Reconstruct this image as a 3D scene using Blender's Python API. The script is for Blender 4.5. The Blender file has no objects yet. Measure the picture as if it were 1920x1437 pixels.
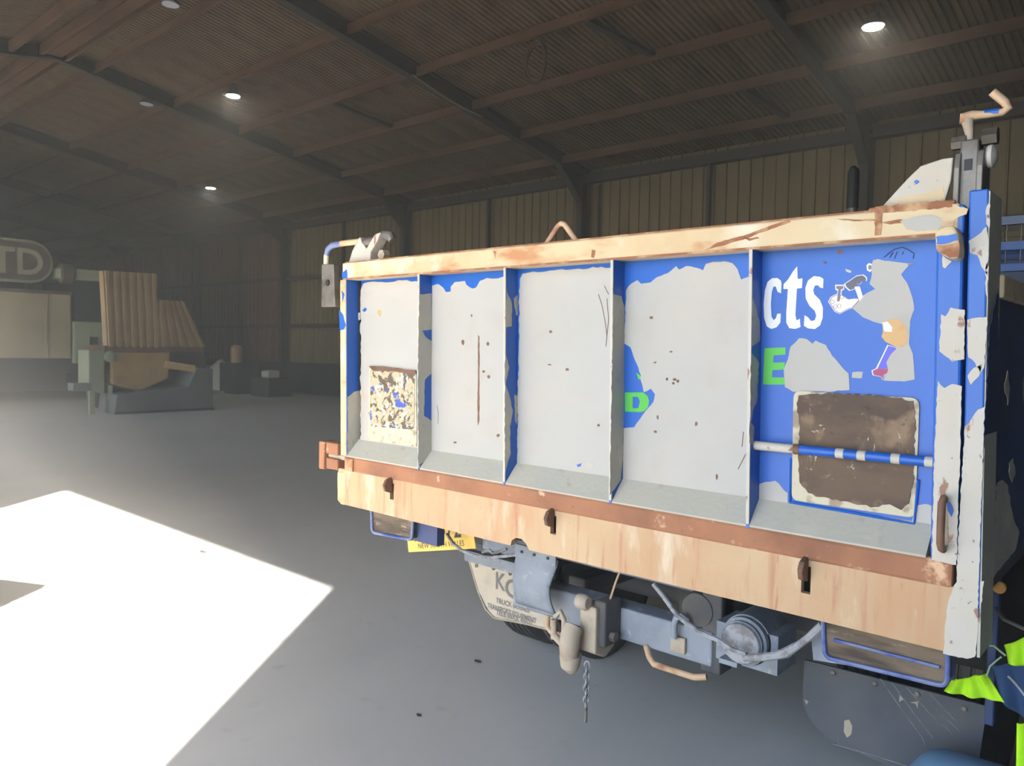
import bpy, bmesh, math, random
from mathutils import Vector, Matrix
from mathutils.geometry import tessellate_polygon

random.seed(7)
scene = bpy.context.scene
COL = scene.collection
R = math.radians

# ------------------------------------------------------------------ camera
FOC, YAW, PITCH, ROLL, EYE = 1460.0, R(41.62), R(2.536), R(1.058), 1.55
_f = Vector((-math.sin(YAW) * math.cos(PITCH), math.cos(YAW) * math.cos(PITCH), -math.sin(PITCH)))
_r0 = Vector((math.cos(YAW), math.sin(YAW), 0))
_u0 = _r0.cross(_f)
_r = _r0 * math.cos(ROLL) + _u0 * math.sin(ROLL)
_u = _u0 * math.cos(ROLL) - _r0 * math.sin(ROLL)
cd = bpy.data.cameras.new('camera')
cd.sensor_fit = 'HORIZONTAL'; cd.sensor_width = 36.0
cd.lens = FOC / 1920 * 36.0
cd.clip_end = 400; cd.clip_start = 0.05
cam = bpy.data.objects.new('camera', cd); COL.objects.link(cam)
_m = Matrix.Identity(4)
for i in range(3):
    _m[i][0], _m[i][1], _m[i][2] = _r[i], _u[i], -_f[i]
_m[2][3] = EYE
cam.matrix_world = _m
scene.camera = cam

# ------------------------------------------------------------------ light
# a clear midday sky outside, the sun behind the camera shining through the open shed door
SUN_DIR = Vector((-0.619, 0.785, 0)).normalized()      # horizontal travel direction
SUN_EL = R(31.1)
world = bpy.data.worlds.new('sky'); scene.world = world
world.use_nodes = True
wn = world.node_tree
bg = wn.nodes['Background']
sky = wn.nodes.new('ShaderNodeTexSky')
sky.sky_type = 'NISHITA'; sky.sun_disc = False
sky.sun_elevation = SUN_EL
sky.sun_rotation = math.atan2(-SUN_DIR.x, -SUN_DIR.y)
sky.dust_density = 0.6
wn.links.new(sky.outputs[0], bg.inputs[0])
bg.inputs[1].default_value = 0.335
sl = bpy.data.lights.new('sun', 'SUN')
sl.energy = 17.0; sl.angle = R(0.53); sl.color = (1.0, 0.94, 0.83)
sun = bpy.data.objects.new('sun', sl); COL.objects.link(sun)
_d = Vector((SUN_DIR.x * math.cos(SUN_EL), SUN_DIR.y * math.cos(SUN_EL), -math.sin(SUN_EL)))
sun.rotation_euler = _d.to_track_quat('-Z', 'Y').to_euler()
sun.location = (6, -12, 9)
# sampling portal in the door opening (emits nothing itself)
pl = bpy.data.lights.new('door_portal', 'AREA'); pl.shape = 'RECTANGLE'; pl.size = 4.8; pl.size_y = 5.0
pl.cycles.is_portal = True
po = bpy.data.objects.new('door_portal', pl); COL.objects.link(po)
po.location = (-1.35, -3.45, 2.5); po.rotation_euler = (R(90), 0, 0)
pl2 = pl.copy(); pl2.size = 6.5; po2 = bpy.data.objects.new('added_door_portal', pl2); COL.objects.link(po2)
po2.location = (-15.25, -3.45, 2.5); po2.rotation_euler = (R(90), 0, 0)  # sampling portal for the added second doorway
scene.view_settings.view_transform = 'Standard'
scene.view_settings.look = 'None'
scene.view_settings.gamma = 1.0
scene.view_settings.use_curve_mapping = False
scene.view_settings.exposure = 1.9
scene.cycles.volume_bounces = 0
scene.cycles.max_bounces = 4
scene.cycles.diffuse_bounces = 3
scene.cycles.glossy_bounces = 2
scene.cycles.adaptive_threshold = 0.03
scene.cycles.sample_clamp_indirect = 6.0


# ------------------------------------------------------------------ helpers
def P(px, py, y=None, x=None, z=None):
    """point seen at photo pixel (px, py) on the plane y=, x= or z="""
    d = _f * FOC + _r * (px - 960) - _u * (py - 718.5)
    if y is not None: t = y / d.y
    elif x is not None: t = x / d.x
    else: t = (z - EYE) / d.z
    return Vector((0, 0, EYE)) + d * t


class MB:
    def __init__(s): s.v = []; s.f = []
    def add(s, vs, fs):
        n = len(s.v); s.v += [tuple(v) for v in vs]; s.f += [tuple(n + i for i in f) for f in fs]; return s
    def hexa(s, p):            # 8 points: bottom ring 0-3, top ring 4-7
        return s.add(p, [(3, 2, 1, 0), (4, 5, 6, 7), (0, 1, 5, 4), (1, 2, 6, 5), (2, 3, 7, 6), (3, 0, 4, 7)])
    def box(s, x0, x1, y0, y1, z0, z1):
        return s.hexa([(x0, y0, z0), (x1, y0, z0), (x1, y1, z0), (x0, y1, z0), (x0, y0, z1), (x1, y0, z1), (x1, y1, z1), (x0, y1, z1)])
    def bar(s, a, b, w, h, up=(0, 0, 1)):   # rectangular bar from a to b
        a = Vector(a); b = Vector(b); d = (b - a).normalized()
        sx = d.cross(Vector(up)).normalized() * w / 2; sz = sx.cross(d).normalized() * h / 2
        return s.hexa([a - sx - sz, a + sx - sz, b + sx - sz, b - sx - sz, a - sx + sz, a + sx + sz, b + sx + sz, b - sx + sz])
    def prism(s, pts, off, holes=()):
        off = Vector(off)
        loops = [[Vector(p) for p in pts]] + [[Vector(p) for p in h] for h in holes]
        flat = [p for l in loops for p in l]; n = len(flat)
        tris = tessellate_polygon(loops)
        fs = [t for t in tris] + [tuple(i + n for i in reversed(t)) for t in tris]
        k = 0
        for l in loops:
            m = len(l)
            fs += [(k + i, k + (i + 1) % m, n + k + (i + 1) % m, n + k + i) for i in range(m)]
            k += m
        return s.add(flat + [p + off for p in flat], fs)
    def tube(s, path, r, n=10, cap=True, closed=False):
        pts = [Vector(p) for p in path]; m = len(pts)
        rs = r if isinstance(r, (list, tuple)) else [r] * m
        def tan(i):
            if closed: return (pts[(i + 1) % m] - pts[i - 1]).normalized()
            return (pts[min(i + 1, m - 1)] - pts[max(i - 1, 0)]).normalized()
        t = tan(0); a = Vector((0, 0, 1)) if abs(t.z) < .9 else Vector((1, 0, 0))
        nrm = t.cross(a).normalized(); vs = []
        for i in range(m):
            t = tan(i); nrm = (nrm - t * nrm.dot(t)).normalized(); bn = t.cross(nrm)
            for k in range(n):
                an = 2 * math.pi * k / n
                vs.append(pts[i] + (nrm * math.cos(an) + bn * math.sin(an)) * rs[i])
        fs = [(i * n + k, i * n + (k + 1) % n, (i + 1) * n + (k + 1) % n, (i + 1) * n + k) for i in range(m - 1) for k in range(n)]
        if closed: fs += [((m - 1) * n + k, (m - 1) * n + (k + 1) % n, (k + 1) % n, k) for k in range(n)]
        elif cap: fs += [tuple(reversed(range(n))), tuple(range((m - 1) * n, m * n))]
        return s.add(vs, fs)
    def lathe(s, prof, o, axis, n=24):      # prof: list of (radius, along)
        o = Vector(o); ax = Vector(axis).normalized()
        a = ax.cross(Vector((0, 0, 1)) if abs(ax.z) < .9 else Vector((1, 0, 0))).normalized(); b = ax.cross(a)
        m = len(prof); vs = []
        for (r, h) in prof:
            for k in range(n):
                t = 2 * math.pi * k / n
                vs.append(o + ax * h + (a * math.cos(t) + b * math.sin(t)) * r)
        fs = [(i * n + k, i * n + (k + 1) % n, (i + 1) * n + (k + 1) % n, (i + 1) * n + k) for i in range(m - 1) for k in range(n)]
        fs += [tuple(reversed(range(n))), tuple(range((m - 1) * n, m * n))]
        return s.add(vs, fs)
    def grid(s, fn, nu, nv, thick=None):    # surface fn(u,v) -> Vector, optional solid thickness
        vs = [fn(i / nu, j / nv) for j in range(nv + 1) for i in range(nu + 1)]
        w = nu + 1
        fs = [(j * w + i, j * w + i + 1, (j + 1) * w + i + 1, (j + 1) * w + i) for j in range(nv) for i in range(nu)]
        return s.add(vs, fs)
    def mesh(s, name, mats, smooth=False):
        me = bpy.data.meshes.new(name); me.from_pydata(s.v, [], s.f); me.update()
        bm = bmesh.new(); bm.from_mesh(me); bmesh.ops.recalc_face_normals(bm, faces=bm.faces); bm.to_mesh(me); bm.free()
        for m in (mats if isinstance(mats, (list, tuple)) else [mats]): me.materials.append(m)
        if smooth:
            for p in me.polygons: p.use_smooth = True
            me.set_sharp_from_angle(angle=R(38))
        return me
    def build(s, name, mats, parent=None, bevel=0, smooth=False, solid=0, label=None):
        o = bpy.data.objects.new(name, s.mesh(name, mats, smooth)); COL.objects.link(o)
        setp(o, parent)
        if solid:
            md = o.modifiers.new('thickness', 'SOLIDIFY'); md.thickness = solid; md.offset = 0
        if bevel:
            md = o.modifiers.new('edges', 'BEVEL'); md.width = bevel; md.segments = 2; md.limit_method = 'ANGLE'; md.angle_limit = R(40)
        if label: o['label'] = label
        return o


def setp(o, parent):
    if parent is not None:
        o.parent = parent
        mw = Matrix.Identity(4); q = parent; chain = []
        while q: chain.append(q); q = q.parent
        for q in reversed(chain): mw = mw @ q.matrix_parent_inverse @ q.matrix_basis
        o.matrix_parent_inverse = mw.inverted()


def tag(o, label, cat, group=None, kind=None):
    o['label'] = label; o['category'] = cat
    if group: o['group'] = group
    if kind: o['kind'] = kind
    return o


def empty(name, loc=(0, 0, 0)):
    o = bpy.data.objects.new(name, None); COL.objects.link(o); o.location = loc; o.empty_display_size = .2
    return o


def inst(me, name, parent, loc=(0, 0, 0), rot=None):
    o = bpy.data.objects.new(name, me); COL.objects.link(o); setp(o, parent); o.location = loc
    if rot: o.rotation_euler = rot
    return o


# ------------------------------------------------------------------ materials
def srgb(r, g, b):
    def c(v):
        v /= 255
        return v / 12.92 if v <= .04045 else ((v + .055) / 1.055) ** 2.4
    return (c(r), c(g), c(b), 1)


def material(name, base, rough=.55, metal=0.0, layers=(), bump=0.0, bump_scale=60, emit=None, spec=.5, sub=None):
    """layers: dicts(col, scale, lo, hi, stretch=(1,1,1), detail, amt, kind='noise'|'voronoi'|'wave') mixed over the base in turn"""
    m = bpy.data.materials.new(name); m.use_nodes = True
    nt = m.node_tree; b = nt.nodes['Principled BSDF']
    L = nt.links.new
    tc = nt.nodes.new('ShaderNodeTexCoord')
    rgb = nt.nodes.new('ShaderNodeRGB'); rgb.outputs[0].default_value = base
    cur = rgb.outputs[0]
    for i, l in enumerate(layers):
        mp = nt.nodes.new('ShaderNodeMapping'); L(tc.outputs['Object'], mp.inputs[0])
        mp.inputs['Scale'].default_value = l.get('stretch', (1, 1, 1))
        mp.inputs['Location'].default_value = (3.1 * i, 1.7 * i, 5.3 * i)
        nz = nt.nodes.new('ShaderNodeTexVoronoi' if l.get('kind') == 'voronoi' else 'ShaderNodeTexNoise')
        nz.inputs['Scale'].default_value = l.get('scale', 8)
        if l.get('kind') != 'voronoi':
            nz.inputs['Detail'].default_value = l.get('detail', 6)
            nz.inputs['Roughness'].default_value = l.get('nrough', .6)
            nz.inputs['Distortion'].default_value = l.get('dist', 0.0)
        L(mp.outputs[0], nz.inputs['Vector'])
        rp = nt.nodes.new('ShaderNodeMapRange'); rp.clamp = True
        rp.inputs['From Min'].default_value = l['lo']; rp.inputs['From Max'].default_value = l['hi']
        rp.inputs['To Max'].default_value = l.get('amt', 1)
        L(nz.outputs[0], rp.inputs['Value'])
        mx = nt.nodes.new('ShaderNodeMix'); mx.data_type = 'RGBA'
        L(rp.outputs[0], mx.inputs[0]); L(cur, mx.inputs[6]); mx.inputs[7].default_value = l['col']
        cur = mx.outputs[2]
    L(cur, b.inputs['Base Color'])
    b.inputs['Roughness'].default_value = rough; b.inputs['Metallic'].default_value = metal
    b.inputs['Specular IOR Level'].default_value = spec
    if bump:
        nz = nt.nodes.new('ShaderNodeTexNoise'); nz.inputs['Scale'].default_value = bump_scale; nz.inputs['Detail'].default_value = 5
        L(tc.outputs['Object'], nz.inputs['Vector'])
        bp = nt.nodes.new('ShaderNodeBump'); bp.inputs['Strength'].default_value = bump; bp.inputs['Distance'].default_value = .01
        L(nz.outputs[0], bp.inputs['Height']); L(bp.outputs[0], b.inputs['Normal'])
    if emit:
        b.inputs['Emission Color'].default_value = emit[0]; b.inputs['Emission Strength'].default_value = emit[1]
    return m


RUST = srgb(128, 82, 56); DRUST = srgb(84, 58, 46); MUD = srgb(112, 92, 74)
M = {}
M['concrete'] = material('concrete', srgb(210, 208, 204), .42, layers=[
    dict(col=srgb(184, 184, 183), scale=.35, lo=.4, hi=.75, amt=.55), dict(col=srgb(222, 221, 217), scale=1.3, lo=.5, hi=.8, amt=.5, stretch=(1, .3, 1)),
    dict(col=srgb(158, 158, 160), scale=7, lo=.62, hi=.72, amt=.35), dict(col=srgb(204, 204, 200), scale=26, lo=.62, hi=.75, amt=.3, stretch=(1, .4, 1))],
    bump=.12, bump_scale=18)
M['yard'] = material('yard_asphalt', srgb(118, 112, 104), .8, layers=[dict(col=srgb(96, 92, 88), scale=.6, lo=.4, hi=.8)])
M['wall_sheet'] = material('wall_sheet_paint', srgb(146, 130, 98), .55, layers=[dict(col=srgb(104, 90, 66), scale=1.2, lo=.4, hi=.75, stretch=(1, 1, .15))])
M['wall_brown'] = material('wall_sheet_primer', srgb(132, 96, 80), .6, layers=[dict(col=srgb(104, 76, 64), scale=1.2, lo=.4, hi=.75, stretch=(1, 1, .15))])
M['roof_sheet'] = material('zinc_roof_sheet', srgb(146, 124, 98), .5, metal=.25, layers=[dict(col=srgb(94, 76, 60), scale=.9, lo=.4, hi=.7), dict(col=srgb(110, 80, 58), scale=5, lo=.6, hi=.75, amt=.5)])
M['purlin'] = material('rusty_purlin', srgb(112, 82, 60), .7, layers=[dict(col=srgb(84, 56, 40), scale=2.0, lo=.4, hi=.7)])
M['frame_steel'] = material('dark_frame_steel', srgb(66, 64, 62), .6, layers=[dict(col=srgb(84, 66, 54), scale=2.5, lo=.55, hi=.75)])
M['dark'] = material('black_steel', srgb(34, 34, 36), .6)
M['dado'] = material('dado_concrete', srgb(66, 66, 64), .8, layers=[dict(col=srgb(48, 48, 48), scale=1.5, lo=.4, hi=.7)])
M['lamp'] = material('lamp_lit_lens', (1, 1, 1, 1), .4, emit=((1.0, .97, .86, 1), 40.0))
M['lamp_off'] = material('lamp_unlit_lens', srgb(226, 222, 232), .4)
M['blue'] = material('blue_paint', srgb(18, 84, 172), .42, layers=[dict(col=srgb(26, 96, 182), scale=2.2, lo=.45, hi=.75, amt=.6), dict(col=srgb(120, 110, 110), scale=14, lo=.74, hi=.78, amt=.7)], bump=.05, bump_scale=8)
M['navy'] = material('shaded_side_blue', srgb(26, 52, 104), .5, layers=[dict(col=srgb(18, 36, 76), scale=3, lo=.4, hi=.7), dict(col=srgb(176, 170, 156), scale=3.2, lo=.68, hi=.7, stretch=(1, 1, .5))])  # truck blue darkened, so the side's shade is in the colour
SPECK = dict(col=srgb(112, 86, 70), scale=30, lo=.755, hi=.775, amt=.9, detail=3)
M['white'] = material('white_undercoat', srgb(163, 161, 157), .6, layers=[
    dict(col=srgb(176, 166, 157), scale=2.4, lo=.45, hi=.8, amt=.8), dict(col=srgb(160, 152, 142), scale=9, lo=.55, hi=.72, amt=.6), dict(col=srgb(176, 146, 122), scale=4, lo=.62, hi=.72, amt=.5), SPECK,
    dict(col=srgb(150, 120, 96), scale=60, lo=.74, hi=.78, amt=.8)])
M['white_rust'] = material('white_chipped_paint', srgb(182, 176, 168), .6, layers=[
    dict(col=srgb(180, 168, 148), scale=5, lo=.45, hi=.75, amt=.8), dict(col=RUST, scale=22, lo=.62, hi=.66, amt=.85, stretch=(1, 1, .5)), dict(col=DRUST, scale=55, lo=.66, hi=.69, amt=.8)])
M['cream'] = material('cream_rail_paint', srgb(194, 174, 140), .55, layers=[
    dict(col=srgb(180, 144, 102), scale=3.2, lo=.5, hi=.75, amt=.8), dict(col=srgb(170, 110, 66), scale=7, lo=.55, hi=.68, amt=.85, stretch=(.5, 1, 1.2)), dict(col=srgb(204, 196, 178), scale=5, lo=.55, hi=.65, amt=.7), dict(col=DRUST, scale=40, lo=.71, hi=.74, amt=.8)])
M['rail_rust'] = material('rail_edge_rust', srgb(140, 90, 62), .8, layers=[dict(col=srgb(196, 160, 122), scale=14, lo=.5, hi=.62, amt=.7), dict(col=srgb(92, 60, 46), scale=9, lo=.6, hi=.7)])
M['apron'] = material('apron_paint', srgb(178, 144, 110), .6, layers=[
    dict(col=srgb(184, 158, 124), scale=3.0, lo=.4, hi=.65, amt=.9), dict(col=srgb(178, 126, 88), scale=4, lo=.5, hi=.8, amt=.9, stretch=(2.4, 1, .35)),
    dict(col=srgb(166, 112, 84), scale=12, lo=.56, hi=.68, amt=.75, stretch=(3, 1, .2)), dict(col=srgb(150, 92, 62), scale=24, lo=.64, hi=.7, amt=.7, stretch=(2.5, 1, .2)), dict(col=srgb(204, 190, 168), scale=6, lo=.56, hi=.7, amt=.8, stretch=(1.6, 1, .5)), dict(col=srgb(130, 118, 108), scale=26, lo=.64, hi=.7, amt=.5)])
M['rust_rail'] = material('rusted_rail', srgb(156, 106, 76), .75, layers=[
    dict(col=srgb(126, 82, 60), scale=5, lo=.42, hi=.7), dict(col=srgb(214, 176, 142), scale=16, lo=.6, hi=.68, amt=.8), dict(col=srgb(110, 76, 60), scale=34, lo=.66, hi=.72, amt=.7)], bump=.15)
M['ledge'] = material('dusty_ledge', srgb(168, 166, 156), .75, layers=[dict(col=srgb(172, 168, 154), scale=7, lo=.4, hi=.7), dict(col=srgb(140, 134, 122), scale=24, lo=.62, hi=.72, amt=.6), dict(col=srgb(206, 196, 176), scale=4, lo=.55, hi=.7, amt=.6)], bump=.15)
M['mudplate'] = material('mud_caked_plate', srgb(98, 80, 66), .85, layers=[
    dict(col=srgb(82, 68, 60), scale=7, lo=.42, hi=.6, stretch=(.7, 1, 1.6)), dict(col=srgb(138, 116, 94), scale=11, lo=.55, hi=.66, amt=.8), dict(col=srgb(190, 176, 156), scale=12, lo=.60, hi=.625, dist=1.0, nrough=.75, detail=9),
    dict(col=srgb(58, 46, 42), scale=26, lo=.62, hi=.68, amt=.7)], bump=.4, bump_scale=26)
M['scribble'] = material('scoured_plate', srgb(170, 158, 132), .7, layers=[
    dict(col=srgb(92, 78, 62), scale=16, lo=.51, hi=.55, dist=1.6), dict(col=srgb(196, 190, 178), scale=40, lo=.55, hi=.6, amt=.8), dict(col=srgb(60, 86, 170), scale=18, lo=.60, hi=.62), dict(col=srgb(98, 84, 70), scale=60, lo=.62, hi=.66, amt=.7)])
M['plate_edge'] = material('plate_cream_edge', srgb(184, 176, 154), .6, layers=[dict(col=srgb(128, 106, 84), scale=18, lo=.52, hi=.62, amt=.8)])
M['green'] = material('green_lettering', srgb(74, 172, 62), .5)
M['letter'] = material('white_lettering', srgb(208, 208, 212), .5)
M['steel'] = material('worn_grey_steel', srgb(120, 114, 108), .5, metal=.4, layers=[dict(col=srgb(78, 70, 64), scale=9, lo=.45, hi=.7), dict(col=srgb(150, 146, 140), scale=30, lo=.6, hi=.7, amt=.6)])
M['brown_steel'] = material('brown_steel', srgb(112, 80, 62), .65, layers=[dict(col=srgb(80, 56, 46), scale=14, lo=.45, hi=.7)])
M['tan_rod'] = material('tan_rusty_rod', srgb(190, 160, 130), .6, layers=[dict(col=srgb(150, 104, 76), scale=14, lo=.5, hi=.65)])
M['dusty_steel'] = material('dusty_blue_grey_steel', srgb(132, 138, 148), .7, layers=[dict(col=srgb(104, 110, 122), scale=6, lo=.42, hi=.7), dict(col=srgb(186, 182, 172), scale=18, lo=.6, hi=.7, amt=.7), dict(col=srgb(84, 76, 70), scale=11, lo=.62, hi=.7, amt=.7)], bump=.15)
M['chassis'] = material('dusty_chassis', srgb(72, 72, 76), .8, layers=[dict(col=srgb(110, 104, 96), scale=5, lo=.5, hi=.75, amt=.7)])
M['dust'] = material('tan_dusty_metal', srgb(166, 154, 138), .8, layers=[dict(col=srgb(150, 132, 112), scale=14, lo=.5, hi=.7)])
M['rubber'] = material('tyre_rubber', srgb(52, 52, 54), .85, layers=[dict(col=srgb(96, 92, 88), scale=6, lo=.5, hi=.75, amt=.7)])
M['flap'] = material('grey_rubber_flap', srgb(74, 78, 86), .75, layers=[
    dict(col=srgb(104, 102, 104), scale=4, lo=.45, hi=.75, amt=.7), dict(col=srgb(150, 150, 154), scale=8, lo=.66, hi=.72, amt=.55, stretch=(2.2, 1, .6), dist=.4), dict(col=srgb(170, 160, 140), scale=30, lo=.73, hi=.76, amt=.8)])
M['flap_dusty'] = material('dusty_pale_flap', srgb(186, 174, 156), .8, layers=[dict(col=srgb(150, 142, 136), scale=7, lo=.45, hi=.75)])
M['flap_print'] = material('flap_lettering', srgb(112, 108, 108), .8)
M['lens_dirty'] = material('mud_covered_lens', srgb(112, 96, 80), .8, layers=[dict(col=srgb(62, 52, 44), scale=8, lo=.45, hi=.65, stretch=(.5, 1, 2.5)), dict(col=srgb(170, 150, 124), scale=20, lo=.6, hi=.7, stretch=(.5, 1, 2))], bump=.6, bump_scale=24)
M['bluegrey'] = material('pale_blue_frame', srgb(108, 118, 156), .5, layers=[dict(col=srgb(40, 66, 140), scale=9, lo=.45, hi=.6)])
M['darkblue'] = material('dark_blue_bracket', srgb(52, 62, 104), .6)
M['plate_yellow'] = material('number_plate_yellow', srgb(226, 190, 84), .5, layers=[dict(col=srgb(190, 150, 90), scale=14, lo=.5, hi=.75, amt=.6)])
M['black_print'] = material('black_print', srgb(44, 38, 36), .6)
M['cable'] = material('grey_taped_cable', srgb(150, 150, 156), .7, layers=[dict(col=srgb(110, 108, 110), scale=30, lo=.45, hi=.6)])
M['fluoro'] = material('fluoro_yellow_fabric', srgb(176, 232, 20), .8, layers=[dict(col=srgb(150, 210, 14), scale=12, lo=.45, hi=.7)])
M['navy_cloth'] = material('navy_fabric', srgb(34, 62, 100), .9)
M['string'] = material('pale_green_cord', srgb(150, 176, 150), .8)
M['cyl_blue'] = material('gas_bottle_blue', srgb(112, 150, 184), .5, layers=[dict(col=srgb(88, 124, 162), scale=6, lo=.45, hi=.7), dict(col=srgb(214, 216, 220), scale=20, lo=.72, hi=.75)])
M['amber'] = material('amber_lens', srgb(206, 150, 70), .4)
M['skin'] = material('decal_pink', srgb(236, 214, 208), .5)
M['decal_grey'] = material('decal_grey', srgb(84, 82, 100), .5)
M['decal_out'] = material('decal_outline', srgb(108, 100, 120), .5)
M['decal_tan'] = material('decal_tan', srgb(188, 150, 98), .5, layers=[dict(col=srgb(186, 112, 66), scale=9, lo=.5, hi=.68)])
M['decal_violet'] = material('decal_violet', srgb(84, 84, 206), .5)
M['decal_red'] = material('decal_maroon', srgb(150, 56, 96), .5)
M['tan_panel'] = material('tan_ribbed_panel', srgb(172, 146, 112), .7, layers=[dict(col=srgb(144, 118, 88), scale=1.5, lo=.4, hi=.7)])
M['yellow_machine'] = material('faded_yellow_machine', srgb(178, 146, 96), .6, layers=[dict(col=srgb(140, 112, 78), scale=3, lo=.5, hi=.7)])
M['grey_machine'] = material('grey_bucket_steel', srgb(104, 106, 106), .7)
M['cream_box'] = material('cream_truck_panel', srgb(158, 146, 116), .6, layers=[dict(col=srgb(136, 122, 98), scale=1.2, lo=.45, hi=.75)])
M['pale_green'] = material('pale_green_cab', srgb(146, 150, 126), .6)
M['glass_dark'] = material('dark_glass', srgb(40, 44, 48), .15)
M['sign_brown'] = material('sign_dark_brown', srgb(84, 72, 66), .7)
M['sign_pale'] = material('sign_pale_print', srgb(150, 146, 124), .7)
M['drum_green'] = material('drum_green_paint', srgb(46, 84, 70), .5)
M['bag_white'] = material('white_sacking', srgb(210, 206, 196), .9)
M['rope'] = material('brown_rope', srgb(92, 70, 54), .9)
M['scrap'] = material('dark_scrap', srgb(54, 48, 42), .9)

# ------------------------------------------------------------------ shed
YB, YR_, YF = 14.3, 5.38, -3.54          # back wall, ridge, front wall
ZE, ZR = 5.35, 6.90                      # underside of rafters at eave and ridge
XL, XR = -40.67, 13.59
BAY = 6.03; X0 = -4.5
def roof_z(y): return ZE + (ZR - ZE) * (1 - abs(y - YR_) / (YB - YR_))
SLOPE = math.atan2(ZR - ZE, YB - YR_)

floor = MB().box(XL, XR, YF - .1, YB + .1, -.15, 0).build('floor', M['concrete'])
tag(floor, 'smooth grey concrete floor with dust and a blown-out sunlit patch', 'floor', kind='structure')
yard = MB().box(-60, 60, -70, YF - .1, -.17, -.02).build('ground_yard', M['yard'])
tag(yard, 'sunny asphalt yard outside the open shed door', 'yard', kind='structure')

def rib_profile(w, n, depth, rib):
    """trapezoid ribs across width w, list of (along, out)"""
    pts = []; pitch = w / n
    for i in range(n):
        a = i * pitch
        pts += [(a, 0), (a + pitch - rib * 2, 0), (a + pitch - rib * 1.5, depth), (a + pitch - rib * .5, depth)]
    pts.append((w, 0))
    return pts
def ribbed(prof, z0, z1):
    b = MB(); n = len(prof)
    b.add([(a, -o, z0) for a, o in prof] + [(a, -o, z1) for a, o in prof], [(i, i + 1, n + i + 1, n + i) for i in range(n - 1)])
    return b
# back wall: sheets, girts and slim posts are its pieces
wall_back = MB().box(XL, XR, YB + .06, YB + .12, 0, 5.6).build('wall_back', M['wall_sheet'])
tag(wall_back, 'long shed wall of vertical ribbed metal sheets behind the tipper truck', 'wall', kind='structure')
SW = .75
sheet_a = ribbed(rib_profile(SW, 3, .03, .022), .95, 5.58).mesh('wall_sheet', M['wall_sheet'])
sheet_b = ribbed(rib_profile(SW, 3, .03, .022), .95, 5.58).mesh('wall_sheet', M['wall_brown'])
for i in range(int((XR - XL) / SW)):
    x = XL + i * SW
    inst(sheet_b if x < -23 else sheet_a, 'cladding_sheet', wall_back, (x, YB + .03, 0))
for z in (2.14, 3.69):
    MB().box(XL, XR, YB - .13, YB - .01, z - .05, z + .07).build('girt', M['frame_steel'], wall_back)
MB().box(XL, XR, YB - .16, YB + .05, 5.27, 5.47).build('eave_beam', M['frame_steel'], wall_back)
for k in range(-6, 3):
    x = X0 + BAY * (k + .5)
    MB().box(x - .035, x + .035, YB - .1, YB, 0, 5.3).build('wall_post', M['frame_steel'], wall_back)
bb = MB().box(XL, XR, YB - .2, YB + .06, 0, .98).build('baseboard_back', M['dado'])
tag(bb, 'dark concrete dado along the foot of the ribbed wall', 'baseboard', kind='structure')

def plain_wall(name, label, m, parts):
    b = MB()
    for (a, c, z0, z1) in parts:      # a, c: plan end points
        a = Vector((*a, 0)); c = Vector((*c, 0)); d = (c - a); w = d.length; d.normalize(); nn = Vector((-d.y, d.x, 0))
        prof = rib_profile(w, max(1, int(w / .25)), .03, .022); n = len(prof)
        b.add([a + d * s + nn * o + Vector((0, 0, z0)) for s, o in prof] + [a + d * s + nn * o + Vector((0, 0, z1)) for s, o in prof],
              [(i, i + 1, n + i + 1, n + i) for i in range(n - 1)])
    o = b.build(name, m, solid=.01)
    return tag(o, label, 'wall', kind='structure')
DX0, DX1, DH = -3.75, 1.05, 5.0          # door openings in the front wall
EX0, EX1 = -18.5, -12.0  # unseen second doorway, added to let more daylight into the dark end
plain_wall('wall_front', 'ribbed metal wall behind the viewer around the open door', M['wall_sheet'],
           [((XR, YF), (DX1, YF), 0, 5.6), ((DX1, YF), (DX0, YF), DH, 5.6), ((DX0, YF), (EX1, YF), 0, 5.6), ((EX1, YF), (EX0, YF), DH, 5.6), ((EX0, YF), (XL, YF), 0, 5.6)])
plain_wall('wall_left', 'brown ribbed metal end wall beyond the parked cream truck', M['wall_brown'], [((XL, YF), (XL, YR_), 0, 7.0), ((XL, YR_), (XL, YB), 0, 7.0)])
plain_wall('wall_right', 'ribbed metal end wall out of view beside the viewer', M['wall_sheet'], [((XR, YB), (XR, YF), 0, 7.0)])
for nm, a, c, lab in (('door_1', DX0, DX1, 'open roller door frame behind the viewer letting the sun in'), ('added_door', EX0, EX1, 'unseen second roller door frame added behind the viewer to brighten the shed')):
    door = MB().box(a - .25, a, YF - .1, YF + .14, 0, DH + .25).box(c, c + .25, YF - .1, YF + .14, 0, DH + .25).box(a, c, YF - .08, YF + .1, DH, DH + .2).build(nm, M['frame_steel'])
    tag(door, lab, 'door', kind='structure')
    MB().tube([(a - .1, YF + .32, DH + .19), (c + .1, YF + .32, DH + .19)], .17, 20).build('door_drum', M['steel'], door, smooth=True)

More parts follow.
